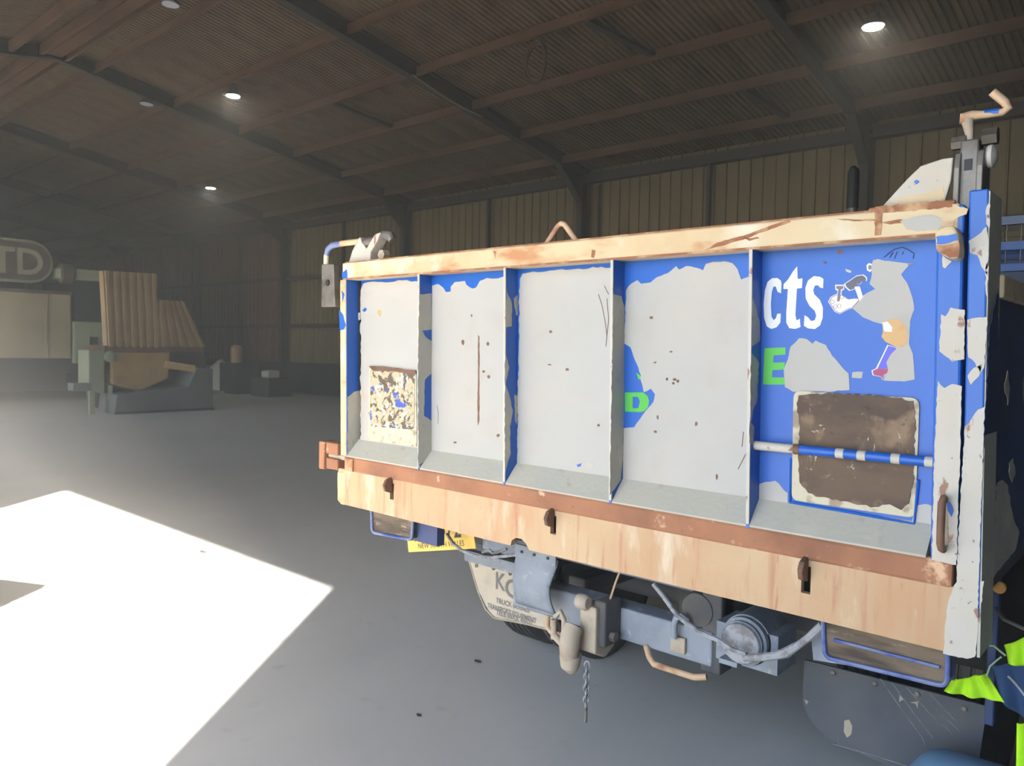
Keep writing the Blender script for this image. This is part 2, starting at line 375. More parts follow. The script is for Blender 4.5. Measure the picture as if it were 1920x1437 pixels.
# roof
roof = empty('ceiling', (0, YR_, 0)); roof.name = 'ceiling'
tag(roof, 'low pitched corrugated metal roof lining carried on rusty purlins', 'ceiling', kind='structure')
RL = (YB - YR_) / math.cos(SLOPE) + .25
RSW = .7315
b = MB(); pts = []; RP = .1045
for i in range(8):
    a = i * RP
    pts += [(a, 0), (a + RP * .50, 0), (a + RP * .64, .034), (a + RP * .86, .034)]
pts.append((8 * RP, 0)); NS = len(pts) - 1
b.add([(s, 0, h) for s, h in pts] + [(s, RL, h) for s, h in pts], [(i, i + 1, NS + 2 + i, NS + 1 + i) for i in range(NS)])
roof_me = b.mesh('roof_sheet', M['roof_sheet'], smooth=False)
for i in range(int((XR - XL) / RSW) + 1):
    x = XL + i * RSW
    dz = .0025 * (i % 2)
    inst(roof_me, 'roof_sheet', roof, (x, YR_, ZR + .26 + dz), (-SLOPE, 0, 0))
    inst(roof_me, 'roof_sheet', roof, (x + .836, YR_, ZR + .26 + dz), (-SLOPE, 0, math.pi))
for y in (13.35, 11.98, 10.58, 9.18, 7.7, 6.12, 5.62):
    for yy in (y, 2 * YR_ - y):
        z = roof_z(yy) + .04
        pb = MB()
        pb.box(XL, XR, yy - .01, yy + .01, z, z + .17)
        pb.box(XL, XR, yy - .06 if yy > YR_ else yy, yy if yy > YR_ else yy + .06, z - .012, z + .004)
        pb.build('purlin', M['purlin'], roof)
MB().box(XL, XR, YR_ - .12, YR_ + .12, ZR + .02, ZR + .2).build('ridge_beam', M['purlin'], roof)
# a translucent strip of older sheet and odd braces
for (xa, ya, xb_, yb_) in ((-7.0, 9.18, -6.6, 10.58), (-5.9, 11.98, -5.6, 13.35), (-13.2, 9.18, -12.9, 10.58)):
    MB().bar((xa, ya, roof_z(ya) + .14), (xb_, yb_, roof_z(yb_) + .14), .12, .05).build('roof_brace', M['frame_steel'], roof)

# portal frames
def ibeam(b, a, c, depth, width, side):
    """I beam from a to c, depth measured along side (unit vector), flange width along x"""
    a = Vector(a); c = Vector(c); s = Vector(side) * depth; w = Vector((width / 2, 0, 0)); t = Vector(side) * .02
    def slab(o0, o1, ww):
        b.hexa([a + o0 - ww, a + o0 + ww, c + o0 + ww, c + o0 - ww, a + o1 - ww, a + o1 + ww, c + o1 + ww, c + o1 - ww])
    slab(Vector((0, 0, 0)), t, w); slab(s - t, s, w); slab(t, s - t, Vector((.007, 0, 0)))
FR_LABEL = {0: 'steel portal frame meeting the wall just beside the truck exhaust stack',
            -1: 'steel portal frame meeting the wall behind the wire lifting loop on the tailgate',
            -2: 'steel portal frame meeting the wall behind the tailgate top near its corner hook',
            -3: 'hazy steel portal frame whose column stands where brown wall sheets begin',
            -4: 'faint steel portal frame above the tan ribbed hopper machine',
            -5: 'faint steel portal frame above the parked cream truck cab',
            -6: 'last faint steel portal frame against the far end wall'}
for k in range(-6, 4):
    x = X0 + BAY * k
    if k == -6: x += .15
    if k == 3: x -= .15
    fr = empty('portal_frame', (x, YB - .2, 0))
    if k in FR_LABEL: tag(fr, FR_LABEL[k], 'portal frame', 'steel portal frames', 'structure')
    else: tag(fr, 'steel portal frame beyond the picture edge past the truck', 'portal frame', 'steel portal frames', 'structure')
    n = Vector((0, math.sin(SLOPE), math.cos(SLOPE)))
    b = MB(); ibeam(b, (x, YB - .02, 0), (x, YB - .02, ZE + .1), .3, .17, (0, -1, 0)); b.build('column', M['frame_steel'], fr)
    b = MB(); ibeam(b, (x, YF + .06, 0), (x, YF + .06, ZE + .1), .3, .17, (0, 1, 0)); b.build('column', M['frame_steel'], fr)
    b = MB(); ibeam(b, (x, YB, ZE - .03), (x, YR_, ZR - .03), .26, .16, n); b.build('rafter', M['frame_steel'], fr)
    n2 = Vector((0, -math.sin(SLOPE), math.cos(SLOPE)))
    b = MB(); ibeam(b, (x, YF, ZE - .03), (x, YR_, ZR - .03), .26, .16, n2); b.build('rafter', M['frame_steel'], fr)
    for s, yc in ((-1, YB - .3), (1, YF + .36)):
        b = MB().prism([(x - .01, yc, ZE - .55), (x - .01, yc, ZE + .05), (x - .01, yc + s * .75, ZE + .15)], (.02, 0, 0))
        b.hexa([(x - .08, yc, ZE - .55), (x + .08, yc, ZE - .55), (x + .08, yc, ZE - .53), (x - .08, yc, ZE - .53),
                (x - .08, yc + s * .75, ZE + .12), (x + .08, yc + s * .75, ZE + .12), (x + .08, yc + s * .75, ZE + .14), (x - .08, yc + s * .75, ZE + .14)])
        b.build('haunch', M['frame_steel'], fr)
    if k == -1:
        MB().tube([(x + .35, YB - .06, 0), (x + .35, YB - .06, 5.2)], .03, 8).build('conduit', M['frame_steel'], fr, smooth=True)
        pts = [(x + .1, y, roof_z(y) - .06 + .03 * math.sin(y * 3)) for y in [9.0 + i * .25 for i in range(8)]]
        MB().tube(pts, .012, 6).build('loose_cable', M['dust'], fr, smooth=True)

# ------------------------------------------------------------------ the tipper truck
TX0, TX1, XC = -2.765, -0.365, -1.565
truck = empty('tipper_truck', (XC, 4.0, 0))
tag(truck, 'blue and white tipper truck with peeling paint and rust, seen from its tailgate', 'truck')
def lean(x, z): return x - .02 * (z - 1.45)
def vslab(b, xa, xb, ya, yb, z0, z1):
    """upright slab that follows the slight lean of the body"""
    b.hexa([(lean(xa, z0), ya, z0), (lean(xb, z0), ya, z0), (lean(xb, z0), yb, z0), (lean(xa, z0), yb, z0),
            (lean(xa, z1), ya, z1), (lean(xb, z1), ya, z1), (lean(xb, z1), yb, z1), (lean(xa, z1), yb, z1)])
    return b
rng = random.Random(3)
def jag(pts, amp=1.6, step=7, keep=()):
    """roughen a traced outline; edges whose index is in keep stay straight"""
    out = []
    for i, a in enumerate(pts):
        c = pts[(i + 1) % len(pts)]; out.append(a)
        if i in keep: continue
        dx, dy = c[0] - a[0], c[1] - a[1]; L = math.hypot(dx, dy); n = int(L / step)
        for k in range(1, n):
            t = k / n; o = rng.uniform(-amp, amp)
            out.append((a[0] + dx * t - dy / L * o, a[1] + dy * t + dx / L * o))
    return out
YP = 2.065      # face of the recessed tailgate sheet
def patch(name, px, m, parent, y=YP, lift=.001, x=None, amp=1.6, keep=(), smoothed=False, holes=(), leaning=False):
    q = px if smoothed else jag(px, amp, keep=keep)
    if x is not None:
        pts = []
        for a, c in q:
            p = P(a, c, x=x + lift)
            if leaning: p = P(a, c, x=lean(x, p.z) + lift)
            pts.append(p)
        off = (-lift * .9, 0, 0)
    else:
        pts = [P(a, c, y=y - lift) for a, c in q]; off = (0, lift * .9, 0)
        holes = [[P(a, c, y=y - lift) for a, c in h] for h in holes]
    return MB().prism(pts, off, holes if x is None else ()).build(name, m, parent)
def crop(ox, oy, sc, pts): return [(ox + a / sc, oy + c / sc) for a, c in pts]

# tailgate -----------------------------------------------------------
RIBX = [-2.2595, -1.8135, -1.368, -.9185]
gate = MB()
vslab(gate, -2.70, -.45, YP, YP + .012, 1.10, 1.86)
gate = gate.build('tailgate', M['blue'], truck)
b = MB(); b.box(TX0 + .012, -.43, 2.0, 2.075, 1.828, 1.899)
b.build('top_rail', M['cream'], gate, bevel=.005)
MB().box(TX0 + .03, -.60, 2.003, 2.073, 1.8985, 1.9025).build('top_rail_rust', M['rail_rust'], gate)
MB().box(TX0 + .03, -.47, 1.9985, 2.003, 1.828, 1.834).build('rail_lip', M['rail_rust'], gate)
b = MB(); b.box(TX0 + .035, -.412, 2.0, 2.06, 1.016, 1.079); b.build('bottom_rail', M['rust_rail'], gate, bevel=.008)
MB().hexa([(-2.72, 2.003, 1.06), (-.47, 2.003, 1.06), (-.47, YP + .005, 1.06), (-2.72, YP + .005, 1.06),
           (-2.72, 2.003, 1.082), (-.47, 2.003, 1.082), (-.47, YP + .001, 1.148), (-2.72, YP + .001, 1.148)]).build('shedder_ledge', M['ledge'], gate)
lf = vslab(MB(), -2.762, -2.722, 2.0, 2.075, 1.079, 1.829).build('side_frame', M['cream'], gate, bevel=.004)
rf = vslab(MB(), -.468, -.412, 2.0, 2.075, 1.079, 1.829)
vslab(MB(), -.431, -.412, 2.001, 2.07, 1.829, 1.895).build('rail_end', M['blue'], gate, bevel=.004)
rf = rf.build('side_frame', M['blue'], gate, bevel=.006)
ribs = []
for x in RIBX:
    ribs.append(vslab(MB(), x - .004, x + .004, 2.001, YP, 1.07, 1.83).build('rib', M['blue'], gate))
for x, rb in zip(RIBX, ribs):       # worn pale front edges of the ribs
    vslab(MB(), x - .0045, x + .0045, 1.9995, 2.004, 1.085, 1.828).build('rib_edge', M['white_rust'], gate)

Wp = M['white']
patch('paint_patch', [(676, 545), (681, 532), (700, 528), (724, 530), (755, 526), (787, 529), (785, 842), (676, 828)], Wp, gate, keep=(5, 6))
patch('paint_patch', [(660, 590), (676, 586), (676, 600), (664, 602)], Wp, gate)
patch('paint_patch', crop(590, 420, 4.49, [(990, 520), (1040, 505), (1085, 540), (1105, 575), (1145, 570), (1145, 530), (1180, 490), (1265, 480), (1275, 510), (1330, 545), (1360, 535), (1390, 480), (1450, 455), (1540, 460), (1610, 435)]) + [(946, 870), (808, 849)], Wp, gate, amp=1.0, keep=(14, 15, 16))
patch('paint_patch', crop(940, 400, 3.782, [(130, 470), (150, 430), (200, 420), (400, 400), (580, 398), (650, 380), (800, 390)]) + [(1143, 895), (969, 871)], Wp, gate, keep=(6, 7))
bay4 = crop(940, 400, 3.782, [(885, 545), (920, 500), (965, 475), (990, 500), (1060, 490), (1100, 455), (1180, 425), (1240, 375), (1260, 400), (1310, 375), (1370, 385), (1430, 405), (1450, 360), (1500, 345), (1580, 340), (1640, 355), (1675, 395), (1700, 470), (1790, 440)])
bay4 += [(1399, 944), (1167, 908)] + crop(940, 700, 3.782, [(868, 390), (940, 385), (1000, 300), (1080, 200), (1090, 150), (1060, 110), (1010, 135), (985, 30)]) + crop(940, 400, 3.782, [(990, 1150), (960, 1070), (930, 990), (915, 950), (872, 925)])
patch('paint_patch', bay4, Wp, gate, amp=1.0, keep=(18, 19, 20, 32))
C1 = (1380, 380, 3.556); C2 = (1380, 700, 3.556); C3 = (1520, 460, 5.132)
# green letters first (under the flaked patches)
dl = crop(940, 700, 3.782, [(876, 137), (1005, 137), (1035, 160), (1048, 195), (1040, 240), (1015, 268), (985, 277), (876, 273)])
patch('lettering', dl, M['green'], gate, lift=.0006, smoothed=True, holes=[crop(940, 700, 3.782, [(932, 168), (968, 168), (982, 200), (970, 248), (932, 250)])])
patch('lettering', [(1193, 699), (1200, 704), (1203, 711), (1197, 712)], M['green'], gate, lift=.0006, smoothed=True)
patch('lettering', crop(*C1, [(190, 972), (330, 966), (330, 1014), (250, 1020), (247, 1068), (325, 1066), (324, 1114), (243, 1118), (239, 1166), (325, 1168), (325, 1214), (180, 1214)]), M['green'], gate, lift=.0006, smoothed=True)
patch('paint_patch', crop(*C1, [(318, 1120), (345, 1050), (365, 960), (420, 905), (470, 910), (510, 942), (530, 920), (600, 950), (640, 1020), (700, 1090), (750, 1140), (757, 1250), (600, 1262), (380, 1262), (325, 1230)]), Wp, gate, amp=1.0)
patch('paint_patch', crop(*C1, [(775, 1132), (845, 1128), (840, 1172), (772, 1168)]), Wp, gate)
patch('paint_patch', crop(*C2, [(150, 850), (148, 745), (200, 725), (260, 718), (300, 755), (345, 800), (352, 900), (150, 880)]), Wp, gate)
patch('paint_patch', crop(*C2, [(1195, 885), (1260, 872), (1335, 890), (1330, 1065), (1160, 1025)]), Wp, gate)
for q in ([(725, 440), (770, 455), (765, 470), (738, 462)], [(575, 395), (605, 392), (600, 412)], [(675, 320), (718, 318), (710, 340), (680, 342)]):
    patch('paint_chip', crop(*C1, q), M['white_rust'] if q[0][0] > 700 else M['brown_steel'], gate, amp=.6)
# c t s
LET = [[(303, 540), (300, 605), (277, 596), (266, 560), (250, 560), (238, 600), (232, 680), (236, 760), (250, 785), (266, 772), (275, 742), (299, 740), (296, 800), (270, 832), (235, 843), (205, 826), (188, 770), (184, 680), (192, 590), (210, 530), (240, 505), (275, 503), (298, 520)],
       [(408, 425), (412, 510), (443, 505), (440, 570), (406, 574), (396, 750), (404, 786), (426, 775), (430, 830), (395, 843), (355, 838), (335, 800), (335, 740), (346, 577), (316, 577), (317, 545), (345, 515), (380, 460)],
       [(583, 510), (580, 572), (560, 566), (545, 550), (525, 555), (515, 583), (522, 612), (560, 650), (580, 700), (578, 770), (560, 820), (525, 844), (480, 839), (453, 822), (457, 752), (480, 765), (500, 790), (525, 785), (535, 755), (525, 722), (490, 690), (465, 640), (462, 570), (480, 520), (520, 490), (560, 495)]]
for q in LET:
    patch('lettering', crop(*C1, q), M['letter'], gate, smoothed=True)
# remains of the worker decal: bare silhouette, hand with bolt, hammer, leg and boot
sil = [(580, 215), (600, 145), (650, 133), (720, 150), (935, 175), (1000, 180), (940, 200), (870, 280), (935, 380), (985, 530), (995, 620), (957, 730), (945, 950), (985, 1050), (1000, 1292), (900, 1312), (700, 1302), (720, 1222), (742, 1180), (722, 1130), (770, 1050), (830, 990), (700, 900), (690, 760), (600, 735), (500, 692), (400, 605), (470, 500), (620, 420), (565, 372), (590, 280)]
patch('decal', crop(*C3, sil), M['white'], gate, amp=.5)
patch('decal', crop(*C3, [(588, 180), (560, 172), (538, 190), (540, 240), (570, 258), (592, 235)]), M['letter'], gate, lift=.0008, smoothed=True)
patch('decal', crop(*C3, [(584, 195), (562, 190), (552, 210), (560, 238), (582, 230)]), M['decal_out'], gate, lift=.0014, smoothed=True)
hand = [(168, 545), (190, 500), (245, 470), (300, 478), (365, 520), (440, 510), (485, 520), (410, 604), (370, 615), (280, 662), (230, 640), (205, 600)]
patch('decal', crop(*C3, hand), M['letter'], gate, lift=.0008, smoothed=True)
def inset(q, s):
    cx = sum(a for a, c in q) / len(q); cy = sum(c for a, c in q) / len(q)
    return [(cx + (a - cx) * s, cy + (c - cy) * s) for a, c in q]
patch('decal', crop(*C3, inset(hand, .95)), M['decal_out'], gate, lift=.0012, smoothed=True)
patch('decal', crop(*C3, inset(hand, .88)), M['skin'], gate, lift=.0015, smoothed=True)
for (cx, cy) in ((212, 545), (238, 590), (275, 585), (300, 500)):
    patch('decal', crop(*C3, [(cx + 20 * math.cos(t * .7), cy + 20 * math.sin(t * .7)) for t in range(9)]), M['decal_out'], gate, lift=.0018, smoothed=True)
    patch('decal', crop(*C3, [(cx + 15 * math.cos(t * .7), cy + 15 * math.sin(t * .7)) for t in range(9)]), M['skin'], gate, lift=.0021, smoothed=True)
patch('decal', crop(*C3, [(236, 380), (320, 380), (322, 425), (300, 440), (290, 540), (246, 540), (258, 440), (236, 425)]), M['letter'], gate, lift=.0008, smoothed=True)
patch('decal', crop(*C3, [(246, 392), (310, 392), (310, 418), (288, 424), (278, 540), (252, 540), (266, 424), (246, 418)]), M['decal_out'], gate, lift=.0024, smoothed=True)
ham = [(332, 372), (385, 338), (438, 300), (500, 290), (532, 315), (530, 345), (490, 352), (470, 375), (440, 372), (436, 412), (380, 432), (345, 402)]
patch('decal', crop(*C3, inset(ham, 1.12)), M['letter'], gate, lift=.0008, smoothed=True)
patch('decal', crop(*C3, ham), M['decal_grey'], gate, lift=.0012, smoothed=True)
patch('decal', crop(*C3, [(420, 400), (472, 395), (505, 500), (470, 540), (445, 470)]), M['letter'], gate, lift=.0016, smoothed=True)
patch('decal', crop(*C3, [(432, 405), (462, 402), (492, 500), (472, 525), (452, 465)]), M['skin'], gate, lift=.002, smoothed=True)
pouch = [(690, 745), (760, 712), (840, 715), (905, 770), (935, 860), (930, 940), (880, 985), (800, 970), (720, 930), (680, 880), (700, 820)]
patch('decal', crop(*C3, pouch), M['decal_tan'], gate, lift=.0014, smoothed=True)
patch('decal', crop(*C3, [(690, 745), (740, 735), (785, 790), (780, 835), (710, 830)]), M['letter'], gate, lift=.0018, smoothed=True)
patch('decal', crop(*C3, [(738, 958), (830, 988), (770, 1050), (728, 1130), (740, 1190), (620, 1200), (690, 1060)]), M['letter'], gate, lift=.0007, smoothed=True)
patch('decal', crop(*C3, [(748, 968), (826, 990), (770, 1050), (726, 1130), (738, 1188), (640, 1192), (700, 1065)]), M['decal_violet'], gate, lift=.0013, smoothed=True)
boot = [(640, 1188), (745, 1190), (735, 1230), (700, 1250), (690, 1290), (672, 1262), (606, 1250), (596, 1210)]
patch('decal', crop(*C3, inset(boot, 1.14)), M['letter'], gate, lift=.0009, smoothed=True)
patch('decal', crop(*C3, boot), M['decal_red'], gate, lift=.0015, smoothed=True)
patch('decal', crop(*C3, [(930, 180), (1000, 178), (945, 202)]), M['decal_out'], gate, lift=.0014, smoothed=True)
# scratched line of a cap above the head
for q in ([(705, 118), (770, 62), (815, 35), (880, 20), (930, 40), (995, 80), (985, 130)], [(760, 120), (790, 70)], [(805, 130), (830, 60)], [(880, 90), (890, 60)]):
    MB().tube([P(*crop(*C3, [p])[0], y=YP - .001) for p in q], .0012, 5).build('decal_line', M['darkblue'], gate)
# rust run in the second bay, scratches
patch('rust_streak', [(896, 628), (899, 632), (899, 720), (898.5, 790), (896, 798), (895, 760), (896, 700)], M['brown_steel'], gate, lift=.0018, amp=.5)
for q in ([(1122, 552), (1128, 570), (1134, 600), (1138, 630)], [(1133, 536), (1141, 552)], [(1138, 560), (1141, 600), (1136, 650)], [(1394, 810), (1391, 838)], [(1398, 852), (1384, 880)], [(819, 760), (822, 775), (821, 795)]):
    MB().tube([P(a, c, y=YP - .0015) for a, c in q], .0011, 5).build('scratch', M['brown_steel'], gate)
for (cx, cy, w, h) in ((711, 587, 4, 8), (1265, 712, 4, 3), (1250, 711, 3, 3), (1262, 719, 3, 3), (1271, 715, 3, 3), (1228, 680, 3, 2), (1258, 660, 4, 2), (1221, 596, 4, 3), (1032, 622, 3, 3), (1030, 684, 4, 2), (1063, 693, 4, 3), (1122, 798, 3, 3), (1344, 895, 3, 6), (1233, 783, 2, 5), (1305, 795, 3, 5), (915, 645, 3, 4), (868, 642, 3, 5), (906, 697, 3, 3), (916, 707, 3, 4), (884, 592, 2, 4), (853, 830, 4, 3), (934, 817, 3, 4), (1228, 810, 4, 3)):
    q = [(cx + w * math.cos(t * .9) * rng.uniform(.6, 1.2), cy + h * math.sin(t * .9) * rng.uniform(.6, 1.2)) for t in range(7)]
    patch('rust_fleck', q, M['decal_tan'] if cx == 711 else M['brown_steel'], gate, lift=.002, smoothed=True)
patch('paint_chip', [(679, 583), (684, 577), (688, 580), (684, 585)], M['blue'], gate, lift=.002, smoothed=True)
patch('paint_chip', [(1098, 866), (1108, 868), (1116, 872), (1104, 881), (1099, 880)], M['ledge'], gate, lift=.002, smoothed=True)
patch('paint_chip', [(1081, 872), (1090, 869), (1088, 875), (1083, 876)], M['blue'], gate, lift=.002, smoothed=True)
# rib sides: pale patches where the blue has gone
for k, polys in enumerate((
        [[(787, 552), (810, 550), (810, 618), (792, 620), (800, 634), (810, 640), (810, 700), (797, 712), (795, 780), (810, 790), (812, 850), (784, 876), (784, 640)]],
        [[(950, 545), (960, 570), (960, 612), (949, 614)], [(964, 560), (972, 552), (973, 590), (968, 592)], [(947, 660), (955, 690), (948, 720), (956, 745), (962, 770), (956, 800), (958, 850), (946, 890)], [(965, 740), (972, 745), (972, 800), (966, 790)]],
        [[(1150, 552), (1166, 556), (1172, 578), (1172, 700), (1168, 860), (1164, 900), (1143, 930)]],
        [[(1412, 560), (1424, 600), (1425, 640), (1410, 650)], [(1408, 660), (1423, 680), (1420, 750), (1412, 770), (1407, 800)], [(1406, 790), (1414, 800), (1413, 835), (1405, 830)]])):
    for q in polys:
        patch('paint_patch', q, M['ledge'], gate, x=RIBX[k] + .004, lift=.001, amp=1.0, leaning=True)
patch('paint_patch', [(652, 745), (664, 735), (677, 732), (677, 830), (652, 858)], M['ledge'], gate, x=-2.7195, lift=.001, amp=1.0, leaning=True)
vslab(MB(), -2.7225, -2.7195, 2.004, YP, 1.08, 1.828).build('frame_inner_face', M['blue'], gate)
# side frame paint
for q in ([(641, 512), (650, 505), (651, 522), (642, 524)], [(636, 582), (643, 590), (648, 610), (645, 618), (637, 620)], [(640, 545), (646, 552), (642, 566)]):
    patch('paint_patch', q, M['blue'], gate, y=2.0, lift=.001, amp=.8)
for q in (crop(*C1, [(1368, 745), (1395, 760), (1430, 700), (1525, 715), (1522, 1045), (1440, 1062), (1355, 990)]),
          crop(*C1, [(1345, 1190), (1390, 1238), (1440, 1210), (1506, 1225)]) + [(1800, 850), (1793, 1060), (1747, 1050), (1752, 850)],
          crop(*C1, [(1378, 350), (1440, 392), (1395, 440), (1378, 430)])):
    patch('paint_patch', q, M['white_rust'], gate, y=2.0, lift=.0012, amp=1.2)
patch('paint_patch', [(1763, 392), (1786, 383), (1815, 392), (1812, 402), (1790, 412), (1782, 445), (1768, 448)], M['cream'], gate, y=2.0, lift=.0012)
# lower right mud-caked plate with frame and the blue bar
def rrect(q, r=.02, n=4):
    """rounded quad from 4 world corners"""
    out = []
    for i in range(4):
        p = Vector(q[i]); a = Vector(q[i - 1]) - p; c = Vector(q[(i + 1) % 4]) - p
        a = a.normalized() * r; c = c.normalized() * r
        for k in range(n + 1):
            t = k / n; out.append(p + a * (1 - t) ** 2 + c * t ** 2)
    return out
q = [P(1488, 733, y=YP - .006), P(1724, 747, y=YP - .006), P(1716, 972, y=YP - .006), P(1484, 938, y=YP - .006)]
MB().prism(rrect(q, .02), (0, .006, 0)).build('marker_plate', M['plate_edge'], gate)
cq = sum(q, Vector()) / 4
mq = [(1497, 742), (1560, 738), (1650, 742), (1712, 752), (1717, 790), (1714, 850), (1712, 905), (1704, 945), (1690, 957), (1668, 946), (1640, 951), (1600, 945), (1560, 938), (1515, 925), (1499, 905), (1496, 850), (1500, 800), (1495, 765)]
patch('mud_cake', mq, M['mudplate'], gate, lift=.009, amp=2.6)
o = MB().tube([P(1484, 860, y=YP - .004), P(1481, 942, y=YP - .004), P(1600, 962, y=YP - .004), P(1714, 983, y=YP - .004), P(1722, 900, y=YP - .004)], .004, 6).build('plate_surround', M['blue'], gate, smooth=True)
a, c = Vector((-.915, 2.035, 1.297)), Vector((-.475, 2.04, 1.299))
m1 = a + (c - a) * .28
MB().tube([a, m1], .0125, 14).build('stiffener_bar', M['white_rust'], gate, smooth=True)
MB().tube([m1, c], .0125, 14).build('stiffener_bar', M['blue'], gate, smooth=True)
MB().tube([m1 - Vector((.012, 0, 0)), m1 + Vector((.004, 0, 0))], .0138, 14).build('weld_collar', M['brown_steel'], gate, smooth=True)
for t in (.5, .62, .8, .97):
    p = a + (c - a) * t; MB().tube([p, p + Vector((.02, 0, 0))], .0129, 14).build('worn_band', M['white_rust'], gate, smooth=True)
# small scoured plate, first bay
q = [P(692, 688, y=YP - .005), P(780, 694, y=YP - .005), P(781, 838, y=YP - .005), P(690, 826, y=YP - .005)]
MB().prism(rrect(q, .008), (0, .005, 0)).build('marker_plate', M['plate_edge'], gate)
q = [P(694, 690, y=YP - .007), P(778, 698, y=YP - .007), P(776, 806, y=YP - .007), P(694, 800, y=YP - .007)]
MB().prism(rrect(q, .02), (0, .003, 0)).build('scour_marks', M['scribble'], gate)
patch('rust_edge', [(691, 687), (722, 688), (735, 690), (779, 695), (779, 702), (735, 697), (700, 696)], M['brown_steel'], gate, lift=.008, amp=.8)
# U handle on the side frame, wedge keeper
hp = [P(1770, 935, y=2.0), P(1769, 937, y=1.965), P(1766, 945, y=1.958), P(1764, 985, y=1.958), P(1763, 1020, y=1.958), P(1765, 1029, y=1.965), P(1768, 1031, y=2.0)]
MB().tube(hp, .0085, 10).build('grab_handle', M['brown_steel'], gate, smooth=True)
MB().prism([P(1757, 940, y=1.998), P(1766, 934, y=1.998), P(1776, 938, y=1.998), P(1778, 1025, y=1.998), P(1768, 1034, y=1.998), P(1756, 1028, y=1.998)], (0, .003, 0)).build('handle_plate', M['dust'], gate)
patch('paint_chip', [(1771, 940), (1782, 943), (1788, 958), (1784, 970), (1777, 958)], M['blue'], gate, y=1.997, lift=.001)
kp = [P(1752, 432, y=1.955), P(1768, 424, y=1.955), P(1790, 424, y=1.955), P(1797, 440, y=1.955), P(1800, 470, y=1.955), P(1798, 484, y=1.955), P(1780, 486, y=1.955), P(1755, 470, y=1.955)]
MB().prism(kp, (0, .05, 0)).build('wedge_keeper', M['cream'], gate, bevel=.006)
patch('paint_patch', [(1755, 444), (1775, 442), (1793, 438), (1796, 450), (1770, 458), (1756, 458)], M['blue'], gate, y=1.9545, lift=.001)
patch('rust_patch', [(1756, 460), (1775, 459), (1797, 452), (1799, 470), (1797, 482), (1780, 484), (1757, 470)], M['rail_rust'], gate, y=1.9545, lift=.001)
# lifting loop of bent rod on the top rail
MB().tube([(-1.685, 2.05, 1.895), (-1.640, 2.05, 1.948), (-1.628, 2.05, 1.962), (-1.615, 2.05, 1.968), (-1.600, 2.05, 1.962), (-1.588, 2.05, 1.948), (-1.543, 2.05, 1.895)], .0095, 10).build('lifting_loop', M['tan_rod'], gate, smooth=True)
# rust scrapes on the top rail
for q in ([(1320, 470), (1345, 455), (1400, 440), (1440, 425), (1478, 412), (1482, 416), (1440, 432), (1400, 447), (1350, 462)], [(1392, 444), (1405, 452), (1424, 447), (1420, 444), (1408, 447)],
          [(1562, 410), (1600, 412), (1640, 411), (1640, 414), (1600, 415)], [(1640, 395), (1655, 393), (1652, 440), (1640, 442)], [(1650, 417), (1690, 411), (1702, 416), (1670, 421)], [(1110, 468), (1116, 470), (1113, 484), (1108, 482)], [(925, 470), (930, 472), (928, 484)]):
    patch('rust_scrape', q, M['rail_rust'], gate, y=2.0, lift=.0012, amp=.8)
patch('paint_patch', [(1688, 415), (1715, 406), (1752, 404), (1766, 412), (1764, 430), (1720, 434), (1700, 430)], M['white'], gate, y=2.0, lift=.0013)
patch('rust_patch', [(1640, 388), (1770, 376), (1784, 380), (1786, 388), (1700, 396), (1645, 399)], M['rail_rust'], gate, y=2.0, lift=.0014)

# rear frame (apron and corner posts) -----------------------------------
SLOTS = [(-2.417, 1.0, .935), (-1.588, 1.0, .938), (-.749, 1.0, .928)]
def ap(x, z): return (x, 2.006, z)
outer = [ap(TX0 - .012, 1.02), ap(TX0 - .012, .90), ap(TX0 - .004, .878), ap(TX0 + .02, .868)]
cut = [ap(-1.775, .8655), ap(-1.770, .885), ap(-1.752, .897), ap(-1.725, .897), ap(-1.705, .885), ap(-1.690, .8655)]
outer += cut + [ap(TX1 - .02, .8655), ap(TX1 + .002, .875), ap(TX1 + .002, 1.02)]
holes = [[ap(x - .012, z1), ap(x + .012, z1), ap(x + .012, z0), ap(x - .012, z0)] for x, z0, z1 in SLOTS]
apron = MB().prism(outer, (0, .02, 0), holes).build('rear_apron', M['apron'], truck)
MB().box(TX0, TX1, 2.03, 2.13, .872, .885).build('apron_flange', M['chassis'], apron)
MB().box(TX0 + .01, TX1 - .01, 2.085, 2.10, .88, 1.10).build('apron_backing', M['dark'], apron)
patch('paint_patch', [(1786, 1106), (1795, 1090), (1845, 1090), (1828, 1232), (1812, 1236), (1768, 1226), (1776, 1140)], M['white_rust'], apron, y=2.006, lift=.001)
patch('paint_patch', [(633, 886), (647, 889), (648, 947), (640, 946), (633, 938)], M['cream'], apron, y=2.006, lift=.001, amp=.4)
for x, z0, z1 in SLOTS:
    pts = [(x - .008, 2.006, z0 + .028), (x - .008, 1.975, z0 + .018), (x - .008, 1.962, z0 - .005), (x - .008, 1.97, z0 - .028), (x - .008, 2.006, z0 - .04)]
    MB().prism(pts, (.014, 0, 0)).build('spreader_pin_lug', M['brown_steel'], apron, bevel=.003)
post = vslab(MB(), -.404, TX1, 2.003, 2.135, .96, 1.925).build('corner_post', M['blue'], apron, bevel=.004)
vslab(MB(), TX1 - .004, TX1 + .002, 2.006, 2.14, .87, 1.92).build('post_side', M['ledge'], apron)
